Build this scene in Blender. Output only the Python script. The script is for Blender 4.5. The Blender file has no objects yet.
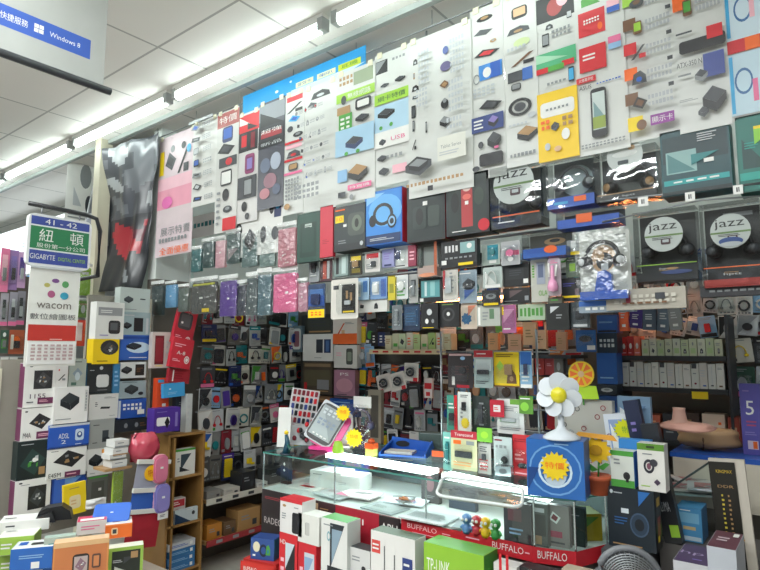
import bpy, math, random
from mathutils import Vector, Matrix, noise

# ------------------------------------------------------------------ camera, world, exposure
sc = bpy.context.scene
EYE = Vector((0, 0, 1.5)); F = 575.0; PITCH = math.radians(6.5); YAW = math.radians(52)
cam = bpy.data.objects.new('camera', bpy.data.cameras.new('camera'))
sc.collection.objects.link(cam); sc.camera = cam
cam.data.sensor_width = 36; cam.data.lens = F / 760 * 36; cam.location = EYE
fwd = Vector((-math.cos(YAW) * math.cos(PITCH), math.sin(YAW) * math.cos(PITCH), math.sin(PITCH)))
cam.rotation_euler = fwd.to_track_quat('-Z', 'Y').to_euler()
cam.data.clip_start = .02
sc.view_settings.view_transform = 'Standard'; sc.view_settings.look = 'None'
sc.view_settings.gamma = 1; sc.view_settings.use_curve_mapping = False
sc.view_settings.exposure = 0.0
world = bpy.data.worlds.new('world'); sc.world = world; world.use_nodes = True
world.node_tree.nodes['Background'].inputs[0].default_value = (.86, .93, 1, 1)
world.node_tree.nodes['Background'].inputs[1].default_value = 0.42
try:
    sc.cycles.use_denoising = True; sc.cycles.transparent_max_bounces = 24
    sc.cycles.max_bounces = 6; sc.cycles.sample_clamp_indirect = 4
except Exception: pass
TUBE = 15.0            # radiance of the ceiling tubes
TUBE_IN = 16.0         # tubes inside the stall
CASE = 16.0            # light bars inside the glass counter, widened for glare
WARM = 3.2             # warm shelf lamps (W)
AISLE = 40.0           # unseen aisle lamps: fixtures behind the camera, plus an added ceiling-brightening row (W each)

def area(name, loc, sx, sy, power, col=(1, 1, 1), rot=(0, 0, 0)):
    l = bpy.data.lights.new(name, 'AREA'); l.shape = 'RECTANGLE'; l.size = sx; l.size_y = sy
    l.energy = power; l.color = col
    o = bpy.data.objects.new(name, l); sc.collection.objects.link(o); o.location = loc; o.rotation_euler = rot
    return o
for i in range(4):
    area('unseen_aisle_light', (-3.9 + i * 1.5, -.9, 3.04), 1.2, .12, AISLE, (.95, 1, 1))
    area('unseen_aisle_light', (-4.6 + i * 1.4, .35, 3.02), 1.2, .06, AISLE * .6, (.95, 1, 1), (math.pi, 0, 0))      # added unseen lamps facing up to brighten the ceiling
    area('unseen_aisle_light', (-4.6 + i * 1.4, .35, 3.00), 1.2, .06, AISLE * .45, (.95, 1, 1))  # added with the upward lamps, sends light down from the same row

# ------------------------------------------------------------------ pixel -> place
def ray(px, py):
    u = (px - 380) / F; v = (285 - py) / F
    h = math.cos(PITCH) - v * math.sin(PITCH); z = math.sin(PITCH) + v * math.cos(PITCH)
    return Vector((-math.cos(YAW) * h + math.sin(YAW) * u, math.sin(YAW) * h + math.cos(YAW) * u, z))
class VP:                                   # vertical surface: yaw angle (0 faces the aisle), offset
    def __init__(s, deg, d, p=None):
        a = math.radians(deg); s.a = a; s.n = Vector((-math.sin(a), math.cos(a), 0)); s.t = Vector((math.cos(a), math.sin(a), 0))
        s.d = d if p is None else s.n.dot(Vector(p))
    def at(s, px, py):
        r = ray(px, py); return EYE + r * ((s.d - s.n.dot(EYE)) / s.n.dot(r))
    def off(s, e): q = VP(0, 0); q.a, q.n, q.t, q.d = s.a, s.n, s.t, s.d + e; return q
def PY(y): return VP(0, y)
def PX(x): return VP(90, -x)                # faces +X
def onZ(px, py, z):
    r = ray(px, py); return EYE + r * ((z - EYE.z) / r.z)
def place(pl, rect):
    if rect[0] is None:                     # (None, along, z, width, height) in metres
        v = pl.n * pl.d + pl.t * rect[1]; return Vector((v.x, v.y, rect[2])), pl.a, rect[3], rect[4]
    x0, y0, x1, y1 = rect; ym = (y0 + y1) / 2; xm = (x0 + x1) / 2
    a = pl.at(x0, ym); b = pl.at(x1, ym); w = (b - a).dot(pl.t)
    c = (a + b) / 2; t = pl.at(xm, y0).z; z = pl.at(xm, y1).z
    return Vector((c.x, c.y, z)), pl.a, abs(w), t - z

# ------------------------------------------------------------------ materials
PAL = dict(K='17181c', D='3a3d42', G='8a8e90', S='c2c6c8', W='ecece8', I='d9d6c8', B='2457b0', N='1c2a58', L='8fb8dc',
           Z='3fa6d8', T='1f7f84', C='4a9a3c', H='9ccb3c', E='1f4a38', Y='f2d21c', O='ee6a20', R='c8202a', M='7a1f2c', P='e0709a',
           Q='f0b8c4', V='4c3590', U='8878b8', A='a9855a', F='d8b088', X='6c4a30', J='6a2f52')
WORD = dict(K='black', D='dark grey', G='grey', S='silver grey', W='white', I='cream', B='blue', N='navy', L='pale blue', Z='sky blue',
            T='teal', C='green', H='lime green', E='dark green', Y='yellow', O='orange', R='red', M='maroon', P='pink', Q='pale pink',
            V='purple', U='lilac', A='tan', F='beige', X='brown', J='plum')
def lin(hx):
    out = []
    for i in (0, 2, 4):
        c = int(hx[i:i + 2], 16) / 255; out.append(c / 12.92 if c <= .04045 else ((c + .055) / 1.055) ** 2.4)
    return tuple(out) + (1,)
MC = {}
def mat(c, rough=.42, metal=0., var=.10, nscale=9., bump=0., coat=0.):
    key = (c, rough, metal, var, nscale, bump, coat)
    if key in MC: return MC[key]
    hx = PAL.get(c, c); m = bpy.data.materials.new('paint_' + hx); m.use_nodes = True
    nt = m.node_tree; p = nt.nodes['Principled BSDF']; col = lin(hx)
    p.inputs['Roughness'].default_value = rough; p.inputs['Metallic'].default_value = metal
    if coat: p.inputs['Coat Weight'].default_value = coat; p.inputs['Coat Roughness'].default_value = .15
    tc = nt.nodes.new('ShaderNodeTexCoord'); no = nt.nodes.new('ShaderNodeTexNoise'); no.inputs['Scale'].default_value = nscale
    no.inputs['Detail'].default_value = 3
    nt.links.new(tc.outputs['Object'], no.inputs['Vector'])
    mx = nt.nodes.new('ShaderNodeMix'); mx.data_type = 'RGBA'
    mx.inputs[6].default_value = tuple(max(0, x * (1 - var)) for x in col[:3]) + (1,)
    mx.inputs[7].default_value = tuple(min(1, x * (1 + var)) for x in col[:3]) + (1,)
    nt.links.new(no.outputs['Fac'], mx.inputs[0]); nt.links.new(mx.outputs[2], p.inputs['Base Color'])
    if bump:
        b = nt.nodes.new('ShaderNodeBump'); b.inputs['Strength'].default_value = bump; b.inputs['Distance'].default_value = .01
        nt.links.new(no.outputs['Fac'], b.inputs['Height']); nt.links.new(b.outputs[0], p.inputs['Normal'])
    MC[key] = m; return m
def film(tint=(1, 1, 1, 1), base=.05, bump=.5, nscale=14., rough=.12, key='film'):     # thin clear plastic
    k = (key, tint, base, bump, nscale, rough)
    if k in MC: return MC[k]
    m = bpy.data.materials.new('clear_' + key); m.use_nodes = True; nt = m.node_tree
    for n in list(nt.nodes): nt.nodes.remove(n)
    out = nt.nodes.new('ShaderNodeOutputMaterial'); tr = nt.nodes.new('ShaderNodeBsdfTransparent'); tr.inputs[0].default_value = tint
    gl = nt.nodes.new('ShaderNodeBsdfGlossy'); gl.inputs['Roughness'].default_value = rough
    mx = nt.nodes.new('ShaderNodeMixShader'); lw = nt.nodes.new('ShaderNodeLayerWeight'); lw.inputs[0].default_value = .25
    ma = nt.nodes.new('ShaderNodeMath'); ma.operation = 'MULTIPLY_ADD'; ma.inputs[1].default_value = .55; ma.inputs[2].default_value = base
    ma.use_clamp = True
    nt.links.new(lw.outputs['Fresnel'], ma.inputs[0]); nt.links.new(ma.outputs[0], mx.inputs[0])
    nt.links.new(tr.outputs[0], mx.inputs[1]); nt.links.new(gl.outputs[0], mx.inputs[2]); nt.links.new(mx.outputs[0], out.inputs[0])
    if bump:
        tc = nt.nodes.new('ShaderNodeTexCoord'); no = nt.nodes.new('ShaderNodeTexNoise'); no.inputs['Scale'].default_value = nscale
        b = nt.nodes.new('ShaderNodeBump'); b.inputs['Strength'].default_value = bump; b.inputs['Distance'].default_value = .02
        nt.links.new(tc.outputs['Object'], no.inputs['Vector']); nt.links.new(no.outputs['Fac'], b.inputs['Height'])
        nt.links.new(b.outputs[0], gl.inputs['Normal'])
    MC[k] = m; return m
def emit(hx, s):
    k = ('emit', hx, s)
    if k in MC: return MC[k]
    m = bpy.data.materials.new('lit_' + hx); m.use_nodes = True; p = m.node_tree.nodes['Principled BSDF']
    p.inputs['Base Color'].default_value = lin(hx); p.inputs['Emission Color'].default_value = lin(hx)
    p.inputs['Emission Strength'].default_value = s; MC[k] = m; return m
def gm(x): return x if isinstance(x, bpy.types.Material) else mat(x)
GLASS = film((.86, .97, .95, 1), .07, 0, rough=.03, key='glass')
BAG = film((.97, .99, .99, 1), .15, 1.0, 26., .2, 'bag')
DOME = film((.97, .99, .99, 1), .09, .6, 16., .12, 'dome')
CLEAR = film((.97, .99, .99, 1), .07, .22, 7., .05, 'case_plastic')
CHROME = mat('c8ccd0', .25, 1.0); STEEL = mat('9a9da0', .4, .9)

# ------------------------------------------------------------------ mesh builder
TX = {}
def textmesh(s):
    if s not in TX:
        c = bpy.data.curves.new('t', 'FONT'); c.body = s; c.resolution_u = 2
        o = bpy.data.objects.new('t', c); sc.collection.objects.link(o); m = o.to_mesh()
        vs = [(v.co.x, v.co.y) for v in m.vertices]; fs = [tuple(p.vertices) for p in m.polygons]; o.to_mesh_clear()
        bpy.data.objects.remove(o); bpy.data.curves.remove(c)
        x0 = min(v[0] for v in vs); x1 = max(v[0] for v in vs); y0 = min(v[1] for v in vs); y1 = max(v[1] for v in vs)
        TX[s] = ([((x - x0) / (x1 - x0), (y - y0) / (y1 - y0)) for x, y in vs], fs, (x1 - x0) / (y1 - y0))
    return TX[s]
class B:
    def __init__(s): s.v = []; s.f = []; s.mi = []; s.m = []; s.L = 0; s.X = None; s.sm = []
    def mid(s, m):
        m = gm(m)
        if m not in s.m: s.m.append(m)
        return s.m.index(m)
    def add(s, vs, fs, m, smooth=False):
        k = len(s.v); s.v += [s.X @ Vector(v) for v in vs] if s.X is not None else [Vector(v) for v in vs]
        i = s.mid(m)
        for f in fs: s.f.append([k + j for j in f]); s.mi.append(i); s.sm.append(smooth)
        return s
    def box(s, cx, cy, cz, sx, sy, sz, m, ch=0.):        # centre, size; ch rounds the vertical-front outline
        x, y, z = sx / 2, sy / 2, sz / 2
        vs = [(cx + a * x, cy + b * y, cz + c * z) for c in (-1, 1) for a, b in ((-1, -1), (1, -1), (1, 1), (-1, 1))]
        return s.add(vs, [(0, 3, 2, 1), (4, 5, 6, 7), (0, 1, 5, 4), (1, 2, 6, 5), (2, 3, 7, 6), (3, 0, 4, 7)], m)
    def slab(s, pts, y0, y1, m, mside=None, smooth=False):     # outline in x,z pushed from y0 (front) to y1
        n = len(pts); vs = [(x, y0, z) for x, z in pts] + [(x, y1, z) for x, z in pts]
        s.add(vs, [tuple(range(n)), tuple(range(2 * n - 1, n - 1, -1))], m)
        return s.add(vs, [(i, n + i, n + (i + 1) % n, (i + 1) % n) for i in range(n)], mside or m, smooth)
    def rslab(s, cx, cz, w, h, y0, y1, r, m, mside=None):
        return s.slab(rr(cx, cz, w, h, r), y0, y1, m, mside)
    def lathe(s, prof, m, seg=20, c=(0, 0, 0), axis='z'):
        vs = []; n = len(prof)
        for i in range(seg):
            a = 2 * math.pi * i / seg
            for r, z in prof:
                p = (r * math.cos(a), r * math.sin(a), z)
                if axis == 'y': p = (p[0], z, p[1])
                vs.append((c[0] + p[0], c[1] + p[1], c[2] + p[2]))
        fs = [(i * n + j, ((i + 1) % seg) * n + j, ((i + 1) % seg) * n + j + 1, i * n + j + 1) for i in range(seg) for j in range(n - 1)]
        return s.add(vs, fs, m, True)
    def tube(s, pts, r, m, seg=8, closed=False):
        P = [Vector(p) for p in pts]; n = len(P); vs = []
        for i, p in enumerate(P):
            t = (P[(i + 1) % n] - P[i - 1]) if closed else (P[min(i + 1, n - 1)] - P[max(i - 1, 0)])
            t.normalize(); a = t.orthogonal().normalized() if abs(t.z) > .95 else t.cross(Vector((0, 0, 1))).normalized(); b = t.cross(a)
            rr_ = r[i] if isinstance(r, (list, tuple)) else r
            for k in range(seg):
                q = 2 * math.pi * k / seg; vs.append(p + (a * math.cos(q) + b * math.sin(q)) * rr_)
        fs = [(i * seg + k, i * seg + (k + 1) % seg, ((i + 1) % n) * seg + (k + 1) % seg, ((i + 1) % n) * seg + k)
              for i in range(n if closed else n - 1) for k in range(seg)]
        if not closed: fs += [tuple(range(seg - 1, -1, -1)), tuple((n - 1) * seg + k for k in range(seg))]
        return s.add(vs, fs, m, True)
    def flat(s, pts, m):                                  # printed patch on the front face (y = 0)
        s.L += 1; y = -.00035 * s.L - s.y0; return s.add([(x, y, z) for x, z in pts], [tuple(range(len(pts)))], m)
    y0 = 0.
    def text(s, st, cx, cz, w, h, m):
        vs, fs, asp = textmesh(st)
        if not w: w = h * asp
        s.L += 1; y = -.00035 * s.L - s.y0
        return s.add([(cx + (x - .5) * w, y, cz + (z - .5) * h) for x, z in vs], fs, m)
    def art(s, a, w, h, seed=1):                          # "shape x z w h colour [extra]; ..." in 0..1 of the face
        rg = random.Random(seed)
        for it in a.split(';'):
            q = it.split()
            if not q: continue
            k = q[0]; x, z, ww, hh = [float(t) for t in q[1:5]]; c = q[5]; e = ' '.join(q[6:])
            cx = (x - .5) * w; cz = z * h; W = ww * w; H = hh * h
            if k == 'r': s.flat([(cx - W / 2, cz - H / 2), (cx + W / 2, cz - H / 2), (cx + W / 2, cz + H / 2), (cx - W / 2, cz + H / 2)], c)
            elif k == 'R': s.flat(rr(cx, cz, W, H, min(W, H) * .22), c)
            elif k == 'e': s.flat([(cx + W / 2 * math.cos(t * math.pi / 8), cz + H / 2 * math.sin(t * math.pi / 8)) for t in range(16)], c)
            elif k == 'o':
                s.L += 1; y = -.00035 * s.L - s.y0; n = 18; th = float(e or .75); vs = []
                for t in range(n):
                    a_ = 2 * math.pi * t / n
                    for f in (1, th): vs.append((cx + W / 2 * f * math.cos(a_), y, cz + H / 2 * f * math.sin(a_)))
                s.add(vs, [(2 * t, 2 * ((t + 1) % n), 2 * ((t + 1) % n) + 1, 2 * t + 1) for t in range(n)], c)
            elif k == 't': s.text(e, cx, cz, W, H, c)
            elif k == 'v': s.flat([(cx - W / 2, cz - H / 2), (cx + W / 2, cz - H / 2), (cx - W / 2, cz + H / 2)], c)
            elif k == 'V': s.flat([(cx - W / 2, cz - H / 2), (cx + W / 2, cz + H / 2), (cx - W / 2, cz + H / 2)], c)
            elif k == 'd': s.flat([(cx - W / 2, cz), (cx, cz - H / 2), (cx + W / 2, cz), (cx, cz + H / 2)], c)
            elif k == 's': s.flat(star(cx, cz, W / 2, H / 2, int(e or 14)), c)
            elif k == 'l':                                # lines of small print
                n = int(e or 3); dz = H / n
                for i in range(n):
                    f = rg.uniform(.55, 1); zz = cz + H / 2 - dz * (i + .5)
                    s.flat([(cx - W / 2, zz - dz * .22), (cx - W / 2 + W * f, zz - dz * .22), (cx - W / 2 + W * f, zz + dz * .22), (cx - W / 2, zz + dz * .22)], c)
            elif k == 'g':                                # grid of little marks: columns x rows
                nx, nz = [int(t) for t in (e or '4 3').split()]
                for i in range(nx):
                    for j in range(nz):
                        a_ = cx - W / 2 + W * (i + .5) / nx; b_ = cz - H / 2 + H * (j + .5) / nz; u = W / nx * .36 * rg.uniform(.7, 1.1); v_ = H / nz * .36 * rg.uniform(.7, 1)
                        s.flat([(a_ - u, b_ - v_), (a_ + u, b_ - v_), (a_ + u, b_ + v_), (a_ - u, b_ + v_)], c)
            elif k == 'q':                                # drawn box-shaped device
                D = W * .5; s.flat([(cx - D, cz + H * .12), (cx + D * .1, cz - H * .14), (cx + D * .1, cz - H * .5), (cx - D, cz - H * .2)], c)
                s.flat([(cx + D * .1, cz - H * .14), (cx + D, cz + H * .2), (cx + D, cz - H * .1), (cx + D * .1, cz - H * .5)], c)
                s.flat([(cx - D, cz + H * .12), (cx + D * .1, cz - H * .14), (cx + D, cz + H * .2), (cx - D * .1, cz + H * .5)], e or 'D')
            elif k == 'm':                                # drawn circuit board
                s.flat([(cx - W / 2, cz - H * .1), (cx + W * .1, cz - H / 2), (cx + W / 2, cz + H * .08), (cx - W * .05, cz + H / 2)], c)
                for i in range(7):
                    a_ = cx + rg.uniform(-.24, .24) * W; b_ = cz + rg.uniform(-.2, .2) * H; u = W * rg.uniform(.03, .08); v_ = H * rg.uniform(.03, .09)
                    s.flat([(a_ - u, b_ - v_), (a_ + u, b_ - v_ * .6), (a_ + u, b_ + v_), (a_ - u, b_ + v_ * .6)], rg.choice(['G', 'W', 'S', 'K', e or 'A']))
            elif k == 'c':                                # drawn phone
                s.flat(rr(cx, cz, W, H, W * .14), c); s.flat(rr(cx, cz, W * .84, H * .76, W * .03), e or 'G')
            elif k == 'p':                                # drawn product, kind picked at random
                t = rg.randrange(6); u, v_ = W / 2, H / 2
                if t == 0: s.flat([(cx - u, cz - v_ * .3), (cx + u * .3, cz - v_), (cx + u, cz + v_ * .1), (cx - u * .3, cz + v_)], c); s.flat([(cx - u * .6, cz - v_ * .15), (cx + u * .2, cz - v_ * .6), (cx + u * .6, cz + v_ * .1), (cx - u * .2, cz + v_ * .6)], e or 'D')
                elif t == 1: s.flat(rr(cx, cz, W * .6, H, W * .12), c); s.flat(rr(cx, cz + H * .06, W * .46, H * .66, W * .03), e or 'G')
                elif t == 2: s.flat([(cx + u * math.cos(i * .52), cz + v_ * .7 * math.sin(i * .52)) for i in range(12)], c); s.flat([(cx + u * .5 * math.cos(i * .52), cz + v_ * .35 * math.sin(i * .52) + v_ * .15) for i in range(12)], e or 'G')
                elif t == 3: s.flat([(cx - u, cz - v_ * .5), (cx + u * .8, cz - v_ * .7), (cx + u, cz + v_ * .4), (cx - u * .8, cz + v_ * .7)], c); s.flat([(cx - u * .5, cz - v_ * .1), (cx + u * .5, cz - v_ * .2), (cx + u * .5, cz + v_ * .2), (cx - u * .5, cz + v_ * .3)], e or 'S')
                elif t == 4: s.flat([(cx - u, cz - v_), (cx - u * .6, cz - v_), (cx + u, cz + v_), (cx + u * .6, cz + v_)], c); s.flat([(cx + u * .1, cz - v_), (cx + u, cz - v_), (cx + u, cz - v_ * .3), (cx + u * .1, cz - v_ * .3)], e or 'K')
                else: s.flat([(cx - u, cz - v_), (cx + u, cz - v_), (cx + u * .9, cz + v_ * .2), (cx + u * .2, cz + v_), (cx - u * .7, cz + v_ * .6)], c); s.flat([(cx + u * .4 * math.cos(i * .63) , cz - v_ * .3 + v_ * .4 * math.sin(i * .63)) for i in range(10)], e or 'S')
        return s
    def build(s, name, parent=None, loc=None, rz=0., rot=None):
        me = bpy.data.meshes.new(name); me.from_pydata(s.v, [], s.f)
        for m in s.m: me.materials.append(m)
        me.polygons.foreach_set('material_index', s.mi); me.polygons.foreach_set('use_smooth', s.sm); me.update()
        o = bpy.data.objects.new(name, me); sc.collection.objects.link(o)
        if parent: o.parent = parent
        if loc is not None: o.location = loc
        o.rotation_euler = rot if rot else (0, 0, rz)
        return o
def rr(cx, cz, w, h, r):
    r = min(r, w / 2.01, h / 2.01); out = []
    for (sx, sz, a0) in ((1, -1, -90), (1, 1, 0), (-1, 1, 90), (-1, -1, 180)):
        for i in range(4):
            a = math.radians(a0 + i * 30); out.append((cx + sx * (w / 2 - r) + r * math.cos(a), cz + sz * (h / 2 - r) + r * math.sin(a)))
    return out
def star(cx, cz, a, b, n):
    return [(cx + a * (1 if i % 2 else .76) * math.cos(math.pi * i / n), cz + b * (1 if i % 2 else .76) * math.sin(math.pi * i / n)) for i in range(2 * n)]
def tag(o, label=None, cat=None, group=None, kind=None):
    if label: o['label'] = label
    if cat: o['category'] = cat
    if group: o['group'] = group
    if kind: o['kind'] = kind
    return o
def thing(name, loc, rz, label, cat, group=None, rot=None):
    o = bpy.data.objects.new(name, None); sc.collection.objects.link(o); o.location = loc; o.rotation_euler = rot if rot else (0, 0, rz)
    o.empty_display_size = .02; return tag(o, label, cat, group)

# ------------------------------------------------------------------ package builders (local: x right, z up, y=0 front face, +y into the wall)
def carton(pl, rect, d, base, art, label, cat='box', name='product_box', group=None, rl=0., side=None, top=None, sticker=None, lean=0., yaw=0., wh=None):
    loc, rz, w, h = place(pl, rect)
    if wh: w, h = wh[0] or w, wh[1] or h
    b = B(); b.box(0, d / 2, h / 2, w, d, h, base)
    if side: b.box(0, d / 2, h / 2, w + .0012, d - .004, h - .004, side)
    if top: b.box(0, d / 2, h - .001, w - .003, d - .003, .004, top)
    b.art(art, w, h, hash_(label))
    rot = (lean, math.radians(rl), rz + yaw)
    if sticker:                                   # (x, z, size m, colour)
        r = thing(name, loc, rz, label, cat, group, rot); b.build('carton', r)
        s = B(); x, z, q, c = sticker; s.y0 = .004; s.art('r %g %g %g %g %s' % (x, z, q / w, q * .7 / h, c) + ';l %g %g %g %g G 2' % (x, z, q / w * .7, q * .4 / h), w, h)
        s.build('price_sticker', r)
        return r
    return tag(b.build(name, None, loc, rot=rot), label, cat, group)
def hash_(s): return sum((i + 1) * ord(c) for i, c in enumerate(s))
def poster(pl, rect, base, art, label, cat='poster', name='poster', group=None, rl=0., wh=None, d=.002):
    return carton(pl, rect, d, base, art, label, cat, name, group, rl, wh=wh)
def sheet(b, w, h, y, amp, m, rg, nx=6, nz=8, x0=0, z0=0):      # crinkled plastic or cloth sheet
    vs = []
    for j in range(nz + 1):
        for i in range(nx + 1):
            e = min(i, nx - i, j, nz - j) > 0
            vs.append((x0 + (i / nx - .5) * w, y - (rg.uniform(0, amp) if e else 0), z0 + j / nz * h))
    b.add(vs, [(j * (nx + 1) + i, j * (nx + 1) + i + 1, (j + 1) * (nx + 1) + i + 1, (j + 1) * (nx + 1) + i) for i in range(nx) for j in range(nz)], m, True)
def bagged(pl, rect, base, art, label, cat='case', name='bagged_case', group=None, rl=0., inner=(.5, .44, .86, .84), d=.018, header='W', part='case'):
    loc, rz, w, h = place(pl, rect); rg = random.Random(hash_(label))
    r = thing(name, loc, rz, label, cat, group, (0, math.radians(rl), rz))
    b = B(); b.X = Matrix.Translation(((inner[0] - .5) * w, .006, (inner[1] - inner[3] / 2) * h)); iw, ih = inner[2] * w, inner[3] * h
    b.rslab(0, ih / 2, iw, ih, 0, d, iw * .07, base); b.art(art, iw, ih, hash_(label)); b.build(part, r)
    if header:
        c = B(); c.box(0, .004, h * .96, w * .98, .003, h * .09, header); c.build('header_card', r)
    s = B(); sheet(s, w, h, .001, min(.012, w * .07), BAG, rg); s.build('plastic_bag', r)
    return r
def blister(pl, rect, base, art, prod, label, cat='package', name='blister_pack', group=None, rl=0., dome=(.5, .4, .7, .55), dd=.018, wh=None, pn='product'):
    # prod: list of (shape x z w h colour [depth]) built as solid bodies under a clear dome
    loc, rz, w, h = place(pl, rect)
    if wh: w, h = wh
    r = thing(name, loc, rz, label, cat, group, (0, math.radians(rl), rz))
    b = B(); b.rslab(0, h / 2, w, h, 0, .003, w * .05, base); b.art(art, w, h, hash_(label)); b.build('card', r)
    if prod:
        p = B()
        for it in prod.split(';'):
            q = it.split(); k = q[0]; x, z, ww, hh = [float(t) for t in q[1:5]]; c = q[5]; t_ = float(q[6]) if len(q) > 6 else dd * .7
            cx = (x - .5) * w; cz = z * h; W = ww * w; H = hh * h
            if k == 'b': p.rslab(cx, cz, W, H, -t_, -.0035, min(W, H) * .15, c)
            elif k == 'e': p.slab([(cx + W / 2 * math.cos(i * .393), cz + H / 2 * math.sin(i * .393)) for i in range(16)], -t_, -.0035, c)
            elif k == 'o': p.tube([(cx + W / 2 * math.cos(i * .393), -.003 - t_ / 2, cz + H / 2 * math.sin(i * .393)) for i in range(16)], min(t_ / 2, W * .12), c, 6, True)
            elif k == 'u': p.tube([(cx + W / 2 * math.cos(math.pi * i / 10), -.003 - t_ / 2, cz + H * (math.sin(math.pi * i / 10) - .5)) for i in range(11)], min(t_ / 3, W * .06), c, 6)
        p.build(pn, r)
    if dome:
        x, z, ww, hh = dome; cx = (x - .5) * w; cz = z * h; W = ww * w; H = hh * h
        a = rr(cx, cz, W, H, W * .12); c_ = rr(cx, cz, W * .88, H * .88, W * .1); n = len(a)
        s = B(); s.add([(x, -.004, z) for x, z in a] + [(x, -dd, z) for x, z in c_],
                       [(i, (i + 1) % n, n + (i + 1) % n, n + i) for i in range(n)] + [tuple(range(n, 2 * n))], DOME); s.build('clear_blister', r)
    return r
def stargroup(name, loc, rz, rad, label, c='Y', c2='O', cat='sticker', n=14, d=.003, txt=None, rot=None):
    b = B(); b.slab(star(0, 0, rad, rad, n), 0, d, c); b.art('t .5 .12 .9 .5 %s %s' % (c2, txt or '特價'), rad, rad)
    return tag(b.build(name, None, loc, rot=rot or (0, 0, rz)), label, cat)
# ------------------------------------------------------------------ the room
def st(o): o['kind'] = 'structure'; return o
b = B(); b.box(-3, 3, -.05, 30, 30, .1, mat('bdb9b0', .3, var=.15)); st(b.build('floor'))
# ceiling of laid-in panels: pale panels between thin grey runners
def ceiling_mat():
    m = bpy.data.materials.new('ceiling_panels'); m.use_nodes = True; nt = m.node_tree; p = nt.nodes['Principled BSDF']
    tc = nt.nodes.new('ShaderNodeTexCoord'); br = nt.nodes.new('ShaderNodeTexBrick'); mp = nt.nodes.new('ShaderNodeMapping')
    mp.inputs['Location'].default_value = (2.46 + .67 * 20, 10 - .012, 0)
    br.offset = 0; br.inputs['Color1'].default_value = lin('e4e2dd'); br.inputs['Color2'].default_value = lin('dedcd7'); br.inputs['Mortar'].default_value = lin('a6a6a2')
    br.inputs['Scale'].default_value = 1; br.inputs['Mortar Size'].default_value = .007; br.inputs['Brick Width'].default_value = .673; br.inputs['Row Height'].default_value = 1.22
    nt.links.new(tc.outputs['Object'], mp.inputs[0]); nt.links.new(mp.outputs[0], br.inputs[0]); nt.links.new(br.outputs[0], p.inputs['Base Color'])
    p.inputs['Roughness'].default_value = .8; return m
b = B(); b.box(0, 0, .05, 30, 30, .1, ceiling_mat()); st(b.build('ceiling', None, (-3, 3, 3.1)))
wallm = mat('cfd4d0', .6); darkw = mat('6a665e', .7); dkb = mat('2b2a2a', .7)
b = B(); b.box(-1.3, 3.6, 1.55, 5.0, .1, 3.1, darkw); b.box(-1.3, 3.54, 2.5, 5.0, .02, 1.2, wallm); st(b.build('wall_back'))
b = B(); b.box(-3.75, 2.93, 1.0, .1, 1.5, 2.0, darkw); b.box(-3.75, 2.93, 2.55, .1, 1.5, 1.1, wallm); st(b.build('wall_left'))
b = B(); b.box(-4.6, 3.7, 1.5, 1.6, .1, 3.1, wallm); st(b.build('wall_far'))
b = B(); b.box(-3.0, 2.08, 3.085, 9.5, .03, .03, mat('9aa09e', .5)); st(b.build('trim_1'))
b = B(); b.box(-14, 2, 1.55, .1, 14, 3.1, mat('d8dcda', .7)); st(b.build('wall_end'))
# corner post of the stall
p0 = onZ(101, 142, 3.1); b = B(); b.box(-4.3, 2.06, 1.55, .09, .09, 3.1, mat('cfcab4', .5)); st(b.build('trim_2'))

# ------------------------------------------------------------------ fluorescent strip lights on the ceiling
def strip_light(x, y, z, L, label, s, group='ceiling strip lights above the stall front', hexc='f2fffb'):
    t = thing('strip_light', (x, y, z), 0, label, 'ceiling light', group)
    b = B(); b.box(0, 0, -.02, L - .04, .045, .04, 'W'); b.build('housing', t)
    for e in (-1, 1): B().box(e * (L / 2 - .035), 0, -.05, .035, .05, .06, mat('a9aeae', .4)).build('end_bracket', t)
    b = B(); b.tube([(-L / 2 + .05, 0, -.068), (L / 2 - .05, 0, -.068)], .019, emit(hexc, s), 12); b.build('fluorescent_tube', t)
names = ['strip light nearest the top centre edge of the photo', 'strip light above the blue banner, second from the right',
         'strip light left of the blue banner, above the dark posters', 'strip light above the green and blue hanging sign',
         'farthest bright strip light at the left edge']
for i in range(5): strip_light(-1.11 - 1.32 * i, 1.88, 3.1, 1.30, 'white fluorescent ' + names[i], TUBE)
for i in range(2): strip_light(-7.71 - 1.32 * i, 1.88, 3.1, 1.30, 'small distant fluorescent strip light beyond the hanging sign', TUBE)
for i in range(6): strip_light(-6.2 - 1.4 * (i % 3), 3.4 + 1.3 * (i // 3), 3.1, 1.30, 'small distant fluorescent strip light beyond the hanging sign', TUBE)  # added rows that brighten the ceiling at the far left
for i, nm in enumerate(['over the left inner corner', 'over the middle of the stall', 'over the right of the stall']):
    strip_light(-2.75 + i * 1.3, 2.85, 3.1, 1.2, 'fluorescent strip light inside the stall ' + nm, TUBE_IN, 'strip lights inside the stall')
# thin white rail seen behind the posters at the top
b = B(); b.tube([(-2.3, 2.3, 3.02), (-.2, 2.3, 3.02)], .014, 'W', 8)
for x in (-2.2, -1.5, -.8, -.3): b.tube([(x, 2.3, 3.03), (x, 2.3, 3.1)], .006, 'G', 6)
tag(b.build('curtain_rail'), 'thin white rail under the ceiling right of the blue banner', 'rail')
# wire the posters hang from
b = B(); b.tube([(-4.3, 2.165, 3.02), (.6, 2.165, 3.02)], .004, STEEL, 6)
for i in range(11): b.tube([(-4.2 + i * .47, 2.165, 3.02), (-4.2 + i * .47, 2.165, 3.1)], .002, STEEL, 5)
tag(b.build('hanging_wire'), 'taut steel wire below the ceiling carrying the posters', 'wire')

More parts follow.
